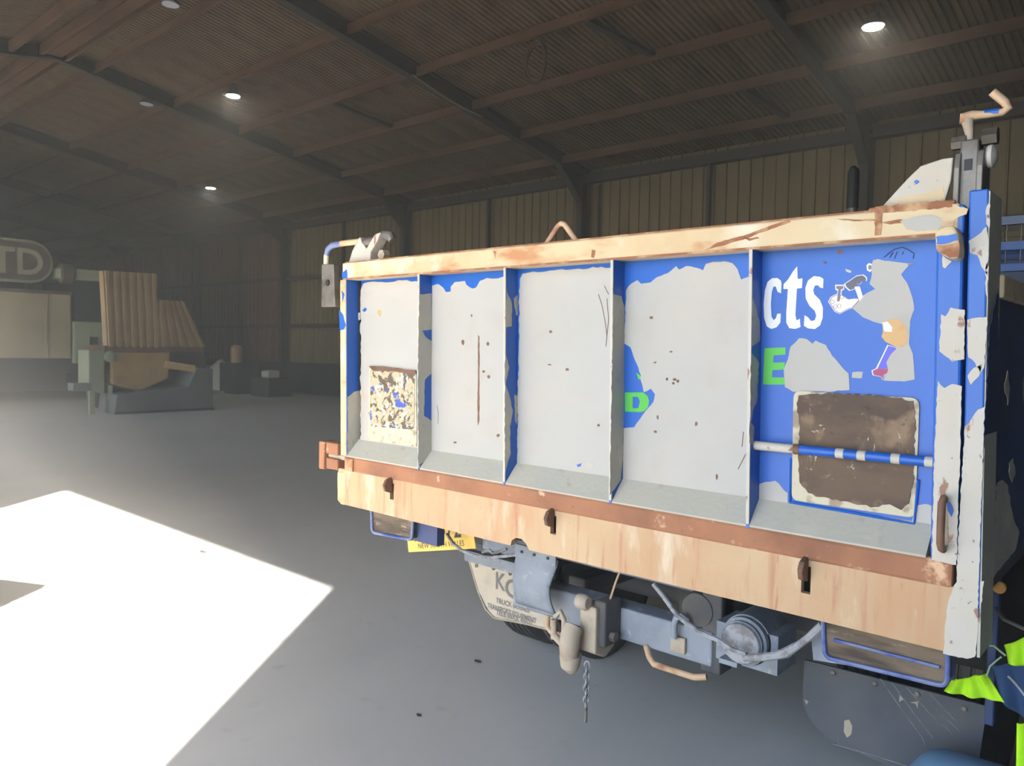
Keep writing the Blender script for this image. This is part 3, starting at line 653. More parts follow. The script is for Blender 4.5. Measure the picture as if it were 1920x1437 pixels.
for q in ([(1816, 452), (1835, 440), (1850, 425), (1854, 450), (1852, 520), (1840, 500), (1832, 478), (1818, 474)], [(1848, 395), (1857, 372), (1855, 430), (1849, 420)],
          [(1813, 600), (1830, 596), (1851, 594), (1849, 640), (1845, 690), (1838, 700), (1828, 680), (1815, 670)], [(1848, 500), (1853, 480), (1852, 560), (1848, 545)],
          [(1809, 800), (1822, 785), (1834, 768), (1847, 762), (1843, 850), (1838, 1000), (1833, 1160), (1786, 1160), (1792, 1106), (1800, 950)],
          [(1814, 705), (1826, 690), (1842, 682), (1836, 705), (1820, 722)]):
    patch('paint_patch', q, M['white_rust'], apron, y=2.003, lift=.0012, amp=1.3)
patch('paint_patch', [(1855, 620), (1872, 540), (1873, 700), (1868, 900), (1860, 1080), (1838, 1100), (1846, 800)], M['navy'], apron, x=TX1 + .0025, lift=.001)
vslab(MB(), TX0 - .002, TX0 + .03, 2.03, 2.13, .96, 1.85).build('corner_post', M['cream'], apron)
# pivot stub on the far corner
st = MB().box(-2.90, -2.86, 1.99, 2.06, 1.005, 1.128).box(-2.86, -2.775, 2.0, 2.05, 1.075, 1.126).box(-2.86, -2.775, 2.0, 2.05, 1.01, 1.058)
st.build('pivot_stub', M['rust_rail'], apron, bevel=.005)
MB().tube([(-2.88, 2.025, 1.066), (-2.72, 2.025, 1.066)], .012, 10).build('pivot_pin', M['dust'], apron, smooth=True)
MB().box(-2.715, -2.66, 1.993, 2.0, 1.018, 1.072).build('hinge_tab', M['rail_rust'], apron, bevel=.003)

# top hinge hardware, near corner ----------------------------------------
hw = MB().prism([(-.62, 2.02, 1.898), (-.60, 2.02, 1.915), (-.545, 2.02, 1.975), (-.520, 2.02, 1.998), (-.475, 2.02, 2.008), (-.452, 2.02, 2.008), (-.455, 2.02, 1.955), (-.468, 2.02, 1.90)], (0, .014, 0))
hw = hw.build('top_hinge', M['white_rust'], truck, bevel=.003)
patch('rust_patch', [(1668, 380), (1690, 368), (1740, 362), (1768, 350), (1772, 372), (1760, 378), (1700, 384)], M['cream'], hw, y=2.02, lift=.001)
patch('paint_chip', [(1713, 340), (1719, 337), (1724, 341), (1718, 346)], M['blue'], hw, y=2.02, lift=.0015, smoothed=True)
MB().box(-.628, -.44, 2.0, 2.04, 1.894, 1.908).build('weld_bead', M['rail_rust'], hw, bevel=.004)
for xx in (-.448, -.402):
    MB().prism([(xx, 2.01, 1.88), (xx, 2.09, 1.88), (xx, 2.085, 2.0), (xx, 2.05, 2.025), (xx, 2.02, 2.015), (xx, 2.01, 1.98)], (.012, 0, 0)).build('hinge_cheek', M['steel'], hw, bevel=.002)
MB().box(-.440, -.402, 2.025, 2.075, 1.885, 2.045).build('hinge_link', M['steel'], hw, bevel=.004)
MB().box(-.430, -.414, 2.022, 2.03, 1.975, 2.0).build('link_slot', M['dark'], hw)
for (xx, zz, rr) in ((-.462, 2.045, .016), (-.40, 2.05, .02)):
    MB().lathe([(rr, 0), (rr, .03)], (xx, 2.05, zz), (1, 0, 0), 6).build('hinge_nut', M['steel'], hw)
MB().lathe([(.022, 0), (.026, .004), (.026, .012), (.012, .02)], (-.39, 2.05, 2.005), (1, 0, 0), 18).build('hinge_bolt', M['white_rust'], hw, smooth=True)
MB().tube([(-.452, 2.05, 2.0), (-.385, 2.05, 2.0)], .014, 12).build('hinge_pin', M['steel'], hw, smooth=True)
MB().tube([(-.425, 2.05, 2.035), (-.428, 2.05, 2.065), (-.433, 2.05, 2.095)], [.007, .009, .013], 10).build('crank_stem', M['dust'], hw, smooth=True)
MB().tube([(-.436, 2.05, 2.09), (-.437, 2.05, 2.103), (-.425, 2.052, 2.105), (-.40, 2.055, 2.103), (-.366, 2.06, 2.103), (-.355, 2.06, 2.11), (-.362, 2.06, 2.125), (-.386, 2.05, 2.150)], [.013, .014, .011, .0085, .0085, .0095, .0095, .0095], 12).build('crank_handle', M['tan_rod'], hw, smooth=True)
MB().tube([(-.40, 2.0555, 2.1045), (-.372, 2.0585, 2.1045)], .0088, 12).build('crank_paint', M['blue'], hw, smooth=True)

# top hinge hardware, far corner -------------------------------------------
hl = MB()
hl.prism([(-2.755, 2.03, 1.895), (-2.725, 2.03, 1.955), (-2.675, 2.03, 2.008), (-2.66, 2.03, 1.985), (-2.63, 2.03, 1.955), (-2.60, 2.03, 1.985), (-2.575, 2.03, 2.01), (-2.54, 2.03, 2.015), (-2.56, 2.03, 1.98), (-2.60, 2.03, 1.94), (-2.605, 2.03, 1.895)], (0, .05, 0))
hl = hl.build('top_hinge', M['white_rust'], truck, bevel=.004)
MB().tube([(-2.58, 2.06, 2.0), (-2.55, 2.06, 2.01), (-2.51, 2.06, 2.0), (-2.495, 2.06, 1.98)], [.016, .018, .02, .016], 12).build('hook_claw', M['steel'], hl, smooth=True)
MB().lathe([(.022, 0), (.022, .03)], (-2.545, 2.04, 1.925), (0, 1, 0), 6).build('hinge_nut', M['dust'], hl)
MB().tube([(-2.70, 2.05, 1.975), (-2.63, 2.05, 1.985), (-2.58, 2.05, 1.985)], .02, 12).build('hinge_pin', M['steel'], hl, smooth=True)
MB().tube([(-2.68, 2.05, 1.992), (-2.80, 2.05, 1.993), (-2.895, 2.05, 1.99), (-2.925, 2.05, 1.975), (-2.938, 2.05, 1.945), (-2.938, 2.05, 1.90)], .013, 12).build('crank_handle', M['cream'], hl, smooth=True)
MB().tube([(-2.83, 2.0498, 1.9925), (-2.896, 2.0498, 1.9895), (-2.9255, 2.05, 1.974), (-2.936, 2.05, 1.95)], .0135, 12).build('crank_paint', M['bluegrey'], hl, smooth=True)
MB().prism([(-2.955, 2.035, 1.91), (-2.865, 2.035, 1.905), (-2.86, 2.035, 1.80), (-2.85, 2.035, 1.72), (-2.955, 2.035, 1.72)], (0, .03, 0)).build('latch_plate', M['steel'], hl, bevel=.004)
MB().lathe([(.014, 0), (.014, .006)], (-2.905, 2.03, 1.825), (0, 1, 0), 12).build('latch_hole', M['dark'], hl)

# tipper body ------------------------------------------------------------
body = MB().box(TX0 + .01, TX1 - .01, 2.11, 5.62, .97, 1.02).build('tipper_body', M['chassis'], truck)
for xa, xb in ((TX1 - .05, TX1 - .006), (TX0 + .006, TX0 + .05)):
    MB().box(xa, xb, 2.11, 5.62, .998, 1.70).build('side_panel', M['navy'], body)
    MB().box(xa - .012, xb + .012, 2.135, 5.62, 1.69, 1.745).build('side_top_rail', M['cream'], body, bevel=.005)
    for k in range(5):
        y = 2.7 + k * .65
        MB().box(xb - .004 if xa > -1 else xa - .022, xb + .022 if xa > -1 else xa + .004, y, y + .08, 1.0, 1.69).build('side_stake', M['navy'], body)
for q in ([(1880, 900), (1890, 910), (1898, 960), (1905, 985), (1912, 1000), (1905, 1030), (1880, 1060), (1858, 1092), (1856, 1010), (1866, 930), (1872, 905)], [(1893, 868), (1900, 860), (1904, 890), (1898, 905), (1894, 895)], [(1884, 720), (1890, 695), (1894, 730), (1890, 760)]):
    patch('paint_patch', q, M['ledge'], body, x=TX1 - .005, lift=.002, amp=1.5)
MB().box(TX0 + .01, TX1 - .01, 5.60, 5.66, .98, 2.08).build('headboard', M['navy'], body)
HB = empty  # mesh screen above the headboard
for z in (2.10, 2.235, 2.39):
    MB().box(TX0 + .02, TX1 - .02, 5.60, 5.65, z - .025, z + .025).build('screen_rail', M['bluegrey'] if z > 2.3 else M['blue'], body)
for i in range(31):
    x = TX0 + .04 + i * (TX1 - TX0 - .08) / 30
    MB().tube([(x, 5.625, 2.1), (x, 5.625, 2.38)], .004, 5).build('screen_wire', M['steel'], body)
for z in (2.15, 2.19, 2.29, 2.33):
    MB().tube([(TX0 + .03, 5.625, z), (TX1 - .03, 5.625, z)], .004, 5).build('screen_wire', M['steel'], body)

# chassis and cab ----------------------------------------------------------
ch = empty('chassis', (XC, 4, .6)); setp(ch, truck); ch.location = (0, 0, 0)
for s in (-1, 1):
    x = XC + s * .40
    MB().box(x - .035, x + .035, 2.33, 7.4, .66, .86).build('chassis_rail', M['chassis'], ch, bevel=.006)
MB().box(XC - .37, XC + .37, 2.36, 2.42, .735, .875).build('rear_crossmember', M['dusty_steel'], ch, bevel=.012)
MB().box(XC - .37, XC + .37, 3.3, 3.4, .68, .80).build('cross_member', M['chassis'], ch)
for s in (-1, 1):     # hoist and springs
    x = XC + s * .40
    MB().box(x - .045, x + .045, 2.65, 3.85, .50, .58).build('leaf_spring', M['chassis'], ch, bevel=.01)
MB().tube([(XC - .95, 3.25, .42), (XC - .2, 3.25, .42), (XC - .16, 3.25, .42), (XC + .16, 3.25, .42), (XC + .2, 3.25, .42), (XC + .95, 3.25, .42)], [.06, .06, .15, .15, .06, .06], 14).build('rear_axle', M['chassis'], ch, smooth=True)
MB().tube([(XC + .1, 3.2, .46), (XC + .05, 5.2, .55)], .05, 12).build('drive_shaft', M['chassis'], ch, smooth=True)
MB().tube([(XC, 2.9, .72), (XC, 4.2, .86)], .09, 14).build('hoist_ram', M['chassis'], ch, smooth=True)
MB().box(XC + .45, XC + .62, 2.75, 2.95, .56, .86).build('spare_bracket', M['chassis'], ch)
MB().lathe([(.12, 0), (.13, .05), (.13, .5), (.12, .55)], (XC + .52, 2.78, .72), (0, 1, 0), 20).build('air_tank', M['chassis'], ch, smooth=True)

def wheel(x, y, r, w, parent):
    t = MB()
    prof = [(r * .55, -w / 2), (r * .80, -w / 2), (r * .93, -w * .47), (r * .99, -w * .40)]
    for k in range(5):
        a = -w * .36 + k * w * .18
        prof += [(r, a - w * .06), (r, a + w * .05), (r * .965, a + w * .055), (r * .965, a + w * .095)] if k < 4 else [(r, a - w * .06), (r, a + w * .04)]
    prof += [(r * .93, w * .47), (r * .80, w / 2), (r * .55, w / 2)]
    o = t.lathe(prof, (x, y, r), (1, 0, 0), 40).build('wheel', M['rubber'], parent, smooth=True)
    MB().lathe([(r * .56, -w * .42), (r * .5, -w * .2), (r * .2, -w * .1), (r * .2, w * .1), (r * .5, w * .2), (r * .56, w * .42)], (x, y, r), (1, 0, 0), 24).build('rim', M['dust'], o, smooth=True)
    return o
for x in (-2.555, -2.275, -.855, -.575):
    wheel(x, 3.25, .40, .205, truck)
for x in (-2.42, -.71): wheel(x, 6.75, .40, .21, truck)
cab = MB()
cx0, cx1 = -2.58, -.55
prof = [(6.0, .75), (7.95, .75), (7.98, 1.25), (7.75, 2.05), (7.6, 2.28), (6.05, 2.28)]
cab.prism([(cx0, y, z) for y, z in prof], (cx1 - cx0, 0, 0))
cab = cab.build('cab', M['blue'], truck, bevel=.05)
MB().prism([(cx0 + .1, 7.985, 1.35), (cx1 - .1, 7.985, 1.35), (cx1 - .2, 7.78, 2.02), (cx0 + .2, 7.78, 2.02)], (0, .012, 0)).build('windscreen', M['glass_dark'], cab)
for x in (cx0 - .006, cx1 - .006):
    MB().prism([(x, 6.6, 1.4), (x, 7.75, 1.4), (x, 7.62, 1.98), (x, 6.6, 1.98)], (.012, 0, 0)).build('side_window', M['glass_dark'], cab)
MB().box(-1.95, -1.2, 5.99, 6.003, 1.5, 2.0).build('rear_window', M['glass_dark'], cab)
ex = MB().tube([(-1.937, 5.82, .8), (-1.937, 5.82, 2.74)], .034, 16).build('exhaust_stack', M['steel'], truck, smooth=True)
MB().tube([(-1.937, 5.82, 2.60), (-1.937, 5.82, 2.84), (-1.937, 5.82, 2.87), (-1.937, 5.80, 2.89)], [.040, .040, .036, .018], 16).build('stack_cap', M['dark'], ex, smooth=True)

# mudflaps -----------------------------------------------------------------
YM = 2.72
def corner_poly(pts, r=.05, n=5, which=None):
    pts = [Vector(p) for p in pts]; out = []
    for i, p in enumerate(pts):
        if which is not None and i not in which: out.append(p); continue
        a = (pts[i - 1] - p).normalized() * r; c = (pts[(i + 1) % len(pts)] - p).normalized() * r
        for k in range(n + 1):
            t = k / n; out.append(p + a * (1 - t) ** 2 + c * t ** 2)
    return out
fl = MB().prism(corner_poly([P(1508, 1238, y=YM), P(1851, 1325, y=YM), P(1836, 1425, y=YM), P(1833, 1437, y=YM) + Vector((0, 0, -.09)), P(1700, 1440, y=YM) + Vector((0, 0, -.02)), P(1545, 1385, y=YM), P(1503, 1330, y=YM)], .06, 5, (4, 5, 6)), (0, .01, 0))
fl = fl.build('mudflap', M['flap'], truck)
for q in ((1562, 1262), (1640, 1283), (1720, 1302), (1808, 1330)):
    MB().lathe([(.009, 0), (.009, .006), (.004, .008)], P(*q, y=YM) , (0, -1, 0), 10).build('flap_bolt', M['steel'], fl)
for q in ([(1583, 1352), (1592, 1350), (1598, 1362), (1596, 1378), (1588, 1384), (1582, 1372)], [(1687, 1304), (1697, 1312), (1690, 1314), (1686, 1318)], [(1706, 1318), (1722, 1316), (1721, 1330), (1716, 1320)], [(1508, 1312), (1516, 1316), (1512, 1322)]):
    patch('scuff', q, M['dust'], fl, y=YM, lift=.001, amp=.8)
for q in ([(1650, 1272), (1690, 1330), (1730, 1385), (1735, 1400)], [(1672, 1280), (1715, 1340), (1750, 1385)], [(1700, 1290), (1740, 1335), (1785, 1375)], [(1726, 1297), (1765, 1340), (1800, 1372)], [(1742, 1300), (1790, 1350), (1798, 1358)], [(1560, 1395), (1640, 1418), (1700, 1437)]):
    MB().tube([P(a, c, y=YM - .0005) for a, c in q], .0012, 5).build('scratch', M['cable'], fl)
fl2 = MB().prism(corner_poly([P(880, 1050, y=YM), P(1036, 1084, y=YM), P(1040, 1182, y=YM), P(985, 1168, y=YM), P(922, 1157, y=YM), P(898, 1110, y=YM)], .05, 5, (4,)), (0, .01, 0))
fl2 = fl2.build('mudflap', M['flap_dusty'], truck)
MB().tube([P(879, 1050, y=YM), P(896, 1108, y=YM), P(910, 1142, y=YM), P(926, 1159, y=YM), P(985, 1170, y=YM), P(1040, 1184, y=YM)], .005, 6).build('flap_edge', M['dust'], fl2, smooth=True)
MB().box(P(876, 1048, y=YM).x, P(1036, 1084, y=YM).x, YM - .02, YM + .02, P(880, 1050, y=YM).z - .002, P(880, 1050, y=YM).z + .05).build('flap_hanger', M['dusty_steel'], fl2)
for q in ((894, 1061), (926, 1066), (957, 1076)):
    MB().lathe([(.009, 0), (.009, .006), (.004, .008)], P(*q, y=YM), (0, -1, 0), 10).build('flap_bolt', M['steel'], fl2)

def text(name, body_, parent, m, p0, px_h, dirx=Vector((1, 0, 0)), up=Vector((0, 0, 1)), sx=1.0, bold=.0, align='LEFT', thick=.0008, shear=0):
    cu = bpy.data.curves.new('text', 'FONT'); cu.body = body_; cu.size = 1; cu.extrude = 0.0; cu.offset = bold; cu.align_x = align; cu.shear = shear
    cu.resolution_u = 3
    t = bpy.data.objects.new('text', cu); COL.objects.link(t)
    me = bpy.data.meshes.new_from_object(t.evaluated_get(bpy.context.evaluated_depsgraph_get()))
    bpy.data.objects.remove(t); bpy.data.curves.remove(cu)
    nrm = dirx.cross(up).normalized()
    vs = [Vector(p0) + dirx * (v.co.x * px_h * sx) + up * (v.co.y * px_h) + nrm * thick for v in me.vertices]
    b = MB().add(vs, [tuple(p.vertices) for p in me.polygons])
    bpy.data.meshes.remove(me)
    return b.build(name, m, parent)
tp = P(932, 1100, y=YM - .001)
text('lettering', 'K', fl2, M['flap_print'], P(928, 1103, y=YM - .001), .115, bold=.02, sx=.85)
text('lettering', 'C', fl2, M['flap_print'], P(946, 1117, y=YM - .001), .125, bold=.02, sx=1.0)
text('lettering', 'TRUCK BODIES', fl2, M['flap_print'], P(930, 1130, y=YM - .001), .034, bold=.02, sx=.9)
text('lettering', 'TRANSPORT EQUIPMENT', fl2, M['flap_print'], P(914, 1135, y=YM - .001) - Vector((0, 0, .012)), .034, bold=.02, sx=.8)
text('lettering', 'TELE 60XX 46621', fl2, M['flap_print'], P(930, 1152, y=YM - .001), .036, bold=.02, sx=.85)

# tail lights ----------------------------------------------------------------
def tail_light(q, slats):
    y = 2.10
    pts = [P(a, c, y=y) for a, c in q]
    lo = MB().prism(rrect(pts, .015), (0, .05, 0)).build('tail_light', M['lens_dirty'], truck)
    c0 = sum(pts, Vector()) / 4
    ring = rrect([c0 + (p - c0) * 1.02 + Vector((0, -.004, 0)) for p in pts], .022, 5)
    MB().tube(ring, .0065, 8, closed=True).build('light_frame', M['bluegrey'], lo, smooth=True)
    MB().prism([c0 + (p - c0) * 1.04 + Vector((0, .05, 0)) for p in pts], (0, .02, 0)).build('light_backing', M['darkblue'], lo)
    for t in slats:
        a = pts[0].lerp(pts[3], t); c = pts[1].lerp(pts[2], t); d = c - a
        MB().tube([a + d * .08 + Vector((0, -.004, 0)), a + d * .95 + Vector((0, -.004, 0))], .0045, 8).build('guard_bar', M['bluegrey'], lo, smooth=True)
    return lo
tail_light([(1546, 1150), (1776, 1215), (1774, 1286), (1549, 1232)], (.55,))
tail_light([(698, 940), (776, 955), (773, 1012), (700, 998)], ())
MB().box(-2.39, -2.27, 2.12, 2.16, .75, .87).build('light_bracket', M['darkblue'], truck)
b = MB().prism([P(1520, 1190, y=2.2), P(1546, 1165, y=2.2), P(1556, 1236, y=2.2), P(1600, 1250, y=2.2), P(1525, 1238, y=2.2)], (0, .012, 0)).build('light_bracket', M['dusty_steel'], truck)
# number plate
pc = [P(766, 1036, y=2.33), P(892, 1029, y=2.33), P(886, 990, y=2.33), P(762, 992, y=2.33)]
npl = MB().prism(pc, (0, .004, 0)).build('number_plate', M['plate_yellow'], truck)
ux = (pc[1] - pc[0]); W_ = ux.length; ux.normalize(); uz = (pc[3] - pc[0]).normalized()
text('lettering', 'XOII-72', npl, M['black_print'], pc[0] + ux * .03 + uz * .052, .12, ux, uz, sx=.82, bold=.01)
text('lettering', 'NEW SOUTH WALES', npl, M['black_print'], pc[0] + ux * .07 + uz * .014, .034, ux, uz, sx=.95)
MB().prism([P(775, 975, y=2.2), P(808, 985, y=2.2), P(812, 1002, y=2.2), P(790, 1012, y=2.2), P(777, 1016, y=2.2)], (0, .008, 0)).build('light_bracket', M['darkblue'], truck)

# tow bar ----------------------------------------------------------------------
tow = MB().box(-2.02, -1.155, 2.30, 2.40, .525, .64).build('tow_bar', M['dusty_steel'], truck, bevel=.008)
MB().box(-1.20, -1.13, 2.31, 2.40, .50, .87).build('tow_post', M['chassis'], tow, bevel=.006)
MB().box(-2.02, -1.95, 2.31, 2.40, .52, .87).build('tow_post', M['chassis'], tow, bevel=.006)
# curved hanging plate
def hp_(u, v):
    x = -1.915 + u * (.185 + .012 * math.cos(v * 5)); z = .785 - v * .20
    return Vector((x, 2.205 - .02 * math.sin(v * math.pi), z))
MB().grid(hp_, 8, 10).build('hanging_plate', M['dusty_steel'], tow, solid=.008, smooth=True)
MB().box(-1.915, -1.72, 2.190, 2.200, .765, .815)  .build('plate_strap', M['dusty_steel'], tow, bevel=.003)
for xx in (-1.88, -1.82, -1.755):
    MB().lathe([(.006, 0), (.006, .004)], (xx, 2.190, .79), (0, -1, 0), 8).build('plate_bolt', M['dark'], tow)
MB().lathe([(.048, 0), (.048, .04)], (-1.735, 2.22, .85), (0, 1, 0), 18).build('pivot_boss', M['brown_steel'], tow, smooth=True)
MB().box(-1.30, -1.245, 2.285, 2.302, .545, .60).build('tow_lug', M['dust'], tow, bevel=.004)
MB().tube([(-1.275, 2.27, .60), (-1.275, 2.265, .645), (-1.268, 2.265, .67), (-1.25, 2.27, .68), (-1.235, 2.275, .67), (-1.232, 2.28, .645)], .011, 10).build('tow_shackle', M['dusty_steel'], tow, smooth=True)
MB().lathe([(.02, 0), (.055, .005), (.06, .03), (.06, .08), (.03, .1)], (-1.215, 2.30, .70), (0, 1, 0), 20).build('brake_booster', M['chassis'], tow, smooth=True)
# step loops
MB().tube([(-1.40, 2.30, .53), (-1.375, 2.28, .505), (-1.35, 2.27, .49), (-1.20, 2.27, .49), (-1.16, 2.28, .50)], .011, 10).build('step_loop', M['tan_rod'], tow, smooth=True)
MB().tube([(-1.83, 2.29, .53), (-1.815, 2.27, .50), (-1.79, 2.26, .49), (-1.70, 2.26, .49), (-1.66, 2.27, .50)], .010, 10).build('step_loop', M['tan_rod'], tow, smooth=True)
# pintle hook: side plates, jaw, pin, head
hk = MB().prism([(-1.60, 2.18, .66), (-1.60, 2.30, .66), (-1.60, 2.30, .50), (-1.60, 2.24, .47), (-1.60, 2.18, .50)], (.07, 0, 0)).build('tow_hook', M['dust'], tow, bevel=.006)
MB().lathe([(.024, 0), (.028, .01), (.028, .035), (.02, .045)], (-1.60, 2.17, .675), (1, 0, 0), 14).build('hook_head', M['dust'], hk, smooth=True)
MB().box(-1.555, -1.505, 2.20, 2.30, .52, .68).build('hook_cheek', M['chassis'], hk, bevel=.008)
MB().lathe([(.018, 0), (.018, .02)], (-1.505, 2.24, .555), (1, 0, 0), 6).build('hook_nut', M['steel'], hk)
MB().tube([(-1.60, 2.15, .585), (-1.60, 2.13, .56), (-1.60, 2.125, .52), (-1.605, 2.13, .485)], [.034, .036, .036, .03], 16).build('hook_jaw', M['dust'], hk, smooth=True)
MB().tube([(-1.605, 2.14, .49), (-1.605, 2.14, .45), (-1.605, 2.15, .43)], [.04, .034, .018], 14).build('hook_nose', M['dust'], hk, smooth=True)
MB().tube([(-1.69, 2.15, .535), (-1.64, 2.14, .515), (-1.58, 2.13, .515)], .013, 10).build('hook_pin', M['dust'], hk, smooth=True)
MB().tube([(-1.685, 2.15, .60), (-1.66, 2.15, .625), (-1.645, 2.15, .60), (-1.645, 2.15, .55)], .0095, 10).build('hook_handle', M['dust'], hk, smooth=True)
MB().tube([(-1.69, 2.15, .59), (-1.69, 2.15, .52)], .011, 10).build('hook_handle', M['dust'], hk, smooth=True)
MB().tube([(-1.52, 2.25, .68), (-1.50, 2.25, .74), (-1.49, 2.26, .78)], .004, 6).build('hook_wire', M['tan_rod'], hk)
# chain
lk = MB(); ring = []
for k in range(12):
    t = 2 * math.pi * k / 12; ring.append((.009 * math.cos(t), 0, .0145 * math.sin(t)))
link_me = lk.tube(ring, .0034, 6, closed=True).mesh('chain_link', M['cable'], smooth=True)
for i in range(8):
    inst(link_me, 'chain_link', tow, (-1.545, 2.155, .465 - i * .0205), (0, 0, R(90 * (i % 2)) + R(20)))
MB().tube([(-1.545, 2.155, .313), (-1.5455, 2.155, .265)], .006, 8).build('chain_pin', M['steel'], tow, smooth=True)

# round socket can and taped cable
can = MB().lathe([(.078, .16), (.078, .02), (.074, .02), (.074, .0), (.066, -.004), (.066, -.016), (.055, -.022), (.0, -.022)], (-1.02, 2.24, .665), (0, 1, 0), 28).build('round_socket', M['dusty_steel'], truck, smooth=True)
MB().lathe([(.063, 0), (.06, -.006), (.0, -.006)], (-1.02, 2.218, .665), (0, 1, 0), 24).build('socket_cap', M['cable'], can, smooth=True)
MB().box(-1.09, -1.03, 2.22, 2.26, .585, .60).box(-1.12, -.92, 2.26, 2.40, .58, .70).build('socket_bracket', M['dusty_steel'], can)
cp = [P(1225, 1095, y=2.2), P(1245, 1120, y=2.2), P(1270, 1155, y=2.18), P(1310, 1185, y=2.17), P(1345, 1200, y=2.17), P(1372, 1218, y=2.17), P(1400, 1228, y=2.16)]
MB().tube(cp, .008, 8).build('cable', M['cable'], truck, smooth=True)
cp = [P(1395, 1234, y=2.16), P(1425, 1233, y=2.15), P(1455, 1230, y=2.15), P(1475, 1224, y=2.15), P(1500, 1208, y=2.15), P(1520, 1193, y=2.15), P(1542, 1172, y=2.15)]
MB().tube(cp, [.010, .013, .011, .015, .010, .011, .011], 9).build('cable', M['cable'], truck, smooth=True)
cp = [P(838, 1002, y=2.28), P(850, 1020, y=2.27), P(865, 1032, y=2.26), P(890, 1042, y=2.25), P(920, 1046, y=2.25), P(975, 1040, y=2.25)]
MB().tube(cp, .007, 8).build('cable', M['cable'], truck, smooth=True)
MB().box(-2.25, -1.93, 2.36, 2.40, .70, .86).build('side_hanger', M['dusty_steel'], truck, bevel=.008)
cp = [P(905, 1036, y=2.3), P(918, 1032, y=2.28), P(924, 1038, y=2.28), P(934, 1036, y=2.28), P(950, 1030, y=2.28)]
MB().tube(cp, .006, 8).build('hose_end', M['cable'], truck, smooth=True)
# mudguard bracket with amber reflector on the near side
MB().box(-.408, -.385, 2.42, 2.45, .55, 1.0).build('guard_bracket', M['navy'], truck, bevel=.004)
MB().lathe([(.016, 0), (.016, .012), (.01, .016)], (-.385, 2.42, .935), (0, -1, 0), 18).build('side_reflector', M['amber'], truck, smooth=True)
def guard(u, v):
    a = R(20 + 140 * u)
    return Vector((-.80 + v * .42, 3.25 - .50 * math.cos(a), .40 + .50 * math.sin(a)))
MB().grid(guard, 20, 1).build('mudguard', M['dark'], truck, solid=.006, smooth=True)
def guard2(u, v):
    a = R(20 + 140 * u)
    return Vector((-2.75 + v * .42, 3.25 - .50 * math.cos(a), .40 + .50 * math.sin(a)))
MB().grid(guard2, 20, 1).build('mudguard', M['dark'], truck, solid=.006, smooth=True)

# ------------------------------------------------------------------ hi-vis jacket hung at the truck corner
jk = empty('hi_vis_jacket', (-.30, 2.3, .5)); tag(jk, 'fluoro yellow and navy work jacket hanging below the truck corner', 'jacket')
def cloth(q, m, name, y0, folds, amp, nu=24, nv=10, seed=1):
    a, b_, c, d = [P(*p, y=y0) for p in q]     # top-left, top-right, bottom-right, bottom-left
    def fn(u, v):
        p = a.lerp(b_, u).lerp(d.lerp(c, u), v)
        p.y += amp * math.sin(u * folds * math.pi + v * 1.3 + seed) + amp * .5 * math.sin(u * folds * 2.3 + v * 4)
        p.z += amp * .25 * math.sin(u * 9 + seed)
        return p
    return MB().grid(fn, nu, nv).build(name, m, jk, solid=.003, smooth=True)
cloth([(1785, 1276), (1848, 1264), (1884, 1318), (1770, 1298)], M['fluoro'], 'hem_panel', 2.28, 6, .006)
cloth([(1882, 1212), (1985, 1165), (1990, 1262), (1892, 1245)], M['fluoro'], 'shoulder_panel', 2.26, 5, .007, seed=2)
cloth([(1858, 1248), (1985, 1225), (1990, 1420), (1880, 1312)], M['navy_cloth'], 'jacket_body', 2.30, 4, .012, seed=3)
MB().tube([(-.395, 2.43, .875), (-.36, 2.34, .872), (-.30, 2.30, .868), (-.24, 2.29, .88)], .005, 8).build('jacket_hook', M['steel'], truck, smooth=True)
cloth([(1908, 1352), (1980, 1370), (1985, 1600), (1903, 1580)], M['fluoro'], 'trouser_panel', 2.30, 3, .012, seed=4)
MB().tube([P(1850, 1268, y=2.27), P(1856, 1250, y=2.27), P(1870, 1238, y=2.27), P(1878, 1232, y=2.27)], .0022, 6).build('drawstring', M['string'], jk, smooth=True)
MB().tube([P(1852, 1210, y=2.27), P(1864, 1212, y=2.27), P(1876, 1222, y=2.27), P(1886, 1230, y=2.27)], .0028, 6).build('drawstring', M['string'], jk, smooth=True)
MB().tube([P(1890, 1268, y=2.26), P(1902, 1280, y=2.26), P(1912, 1292, y=2.26), P(1922, 1305, y=2.26)], .003, 6).build('reflective_piping', M['cable'], jk, smooth=True)

# blue gas bottle lying on the floor beside the flap
gb = empty('gas_cylinder', (-.2, 2.5, 0)); tag(gb, 'scuffed blue gas bottle lying on the floor in front of the grey mudflap', 'gas bottle')
gr = .205
ax = Vector((1, .08, 0)).normalized(); o0 = Vector((-.59, 2.46, gr))
MB().lathe([(.05, -.035), (.11, -.025), (.15, 0), (.19, .03), (gr, .07), (gr, .72), (.165, .78), (.09, .82), (.045, .83)], o0, ax, 32).build('cylinder_shell', M['cyl_blue'], gb, smooth=True)
MB().lathe([(.03, 0), (.03, .06), (.02, .07), (.02, .12)], o0 + ax * .83, ax, 14).build('valve', M['steel'], gb, smooth=True)

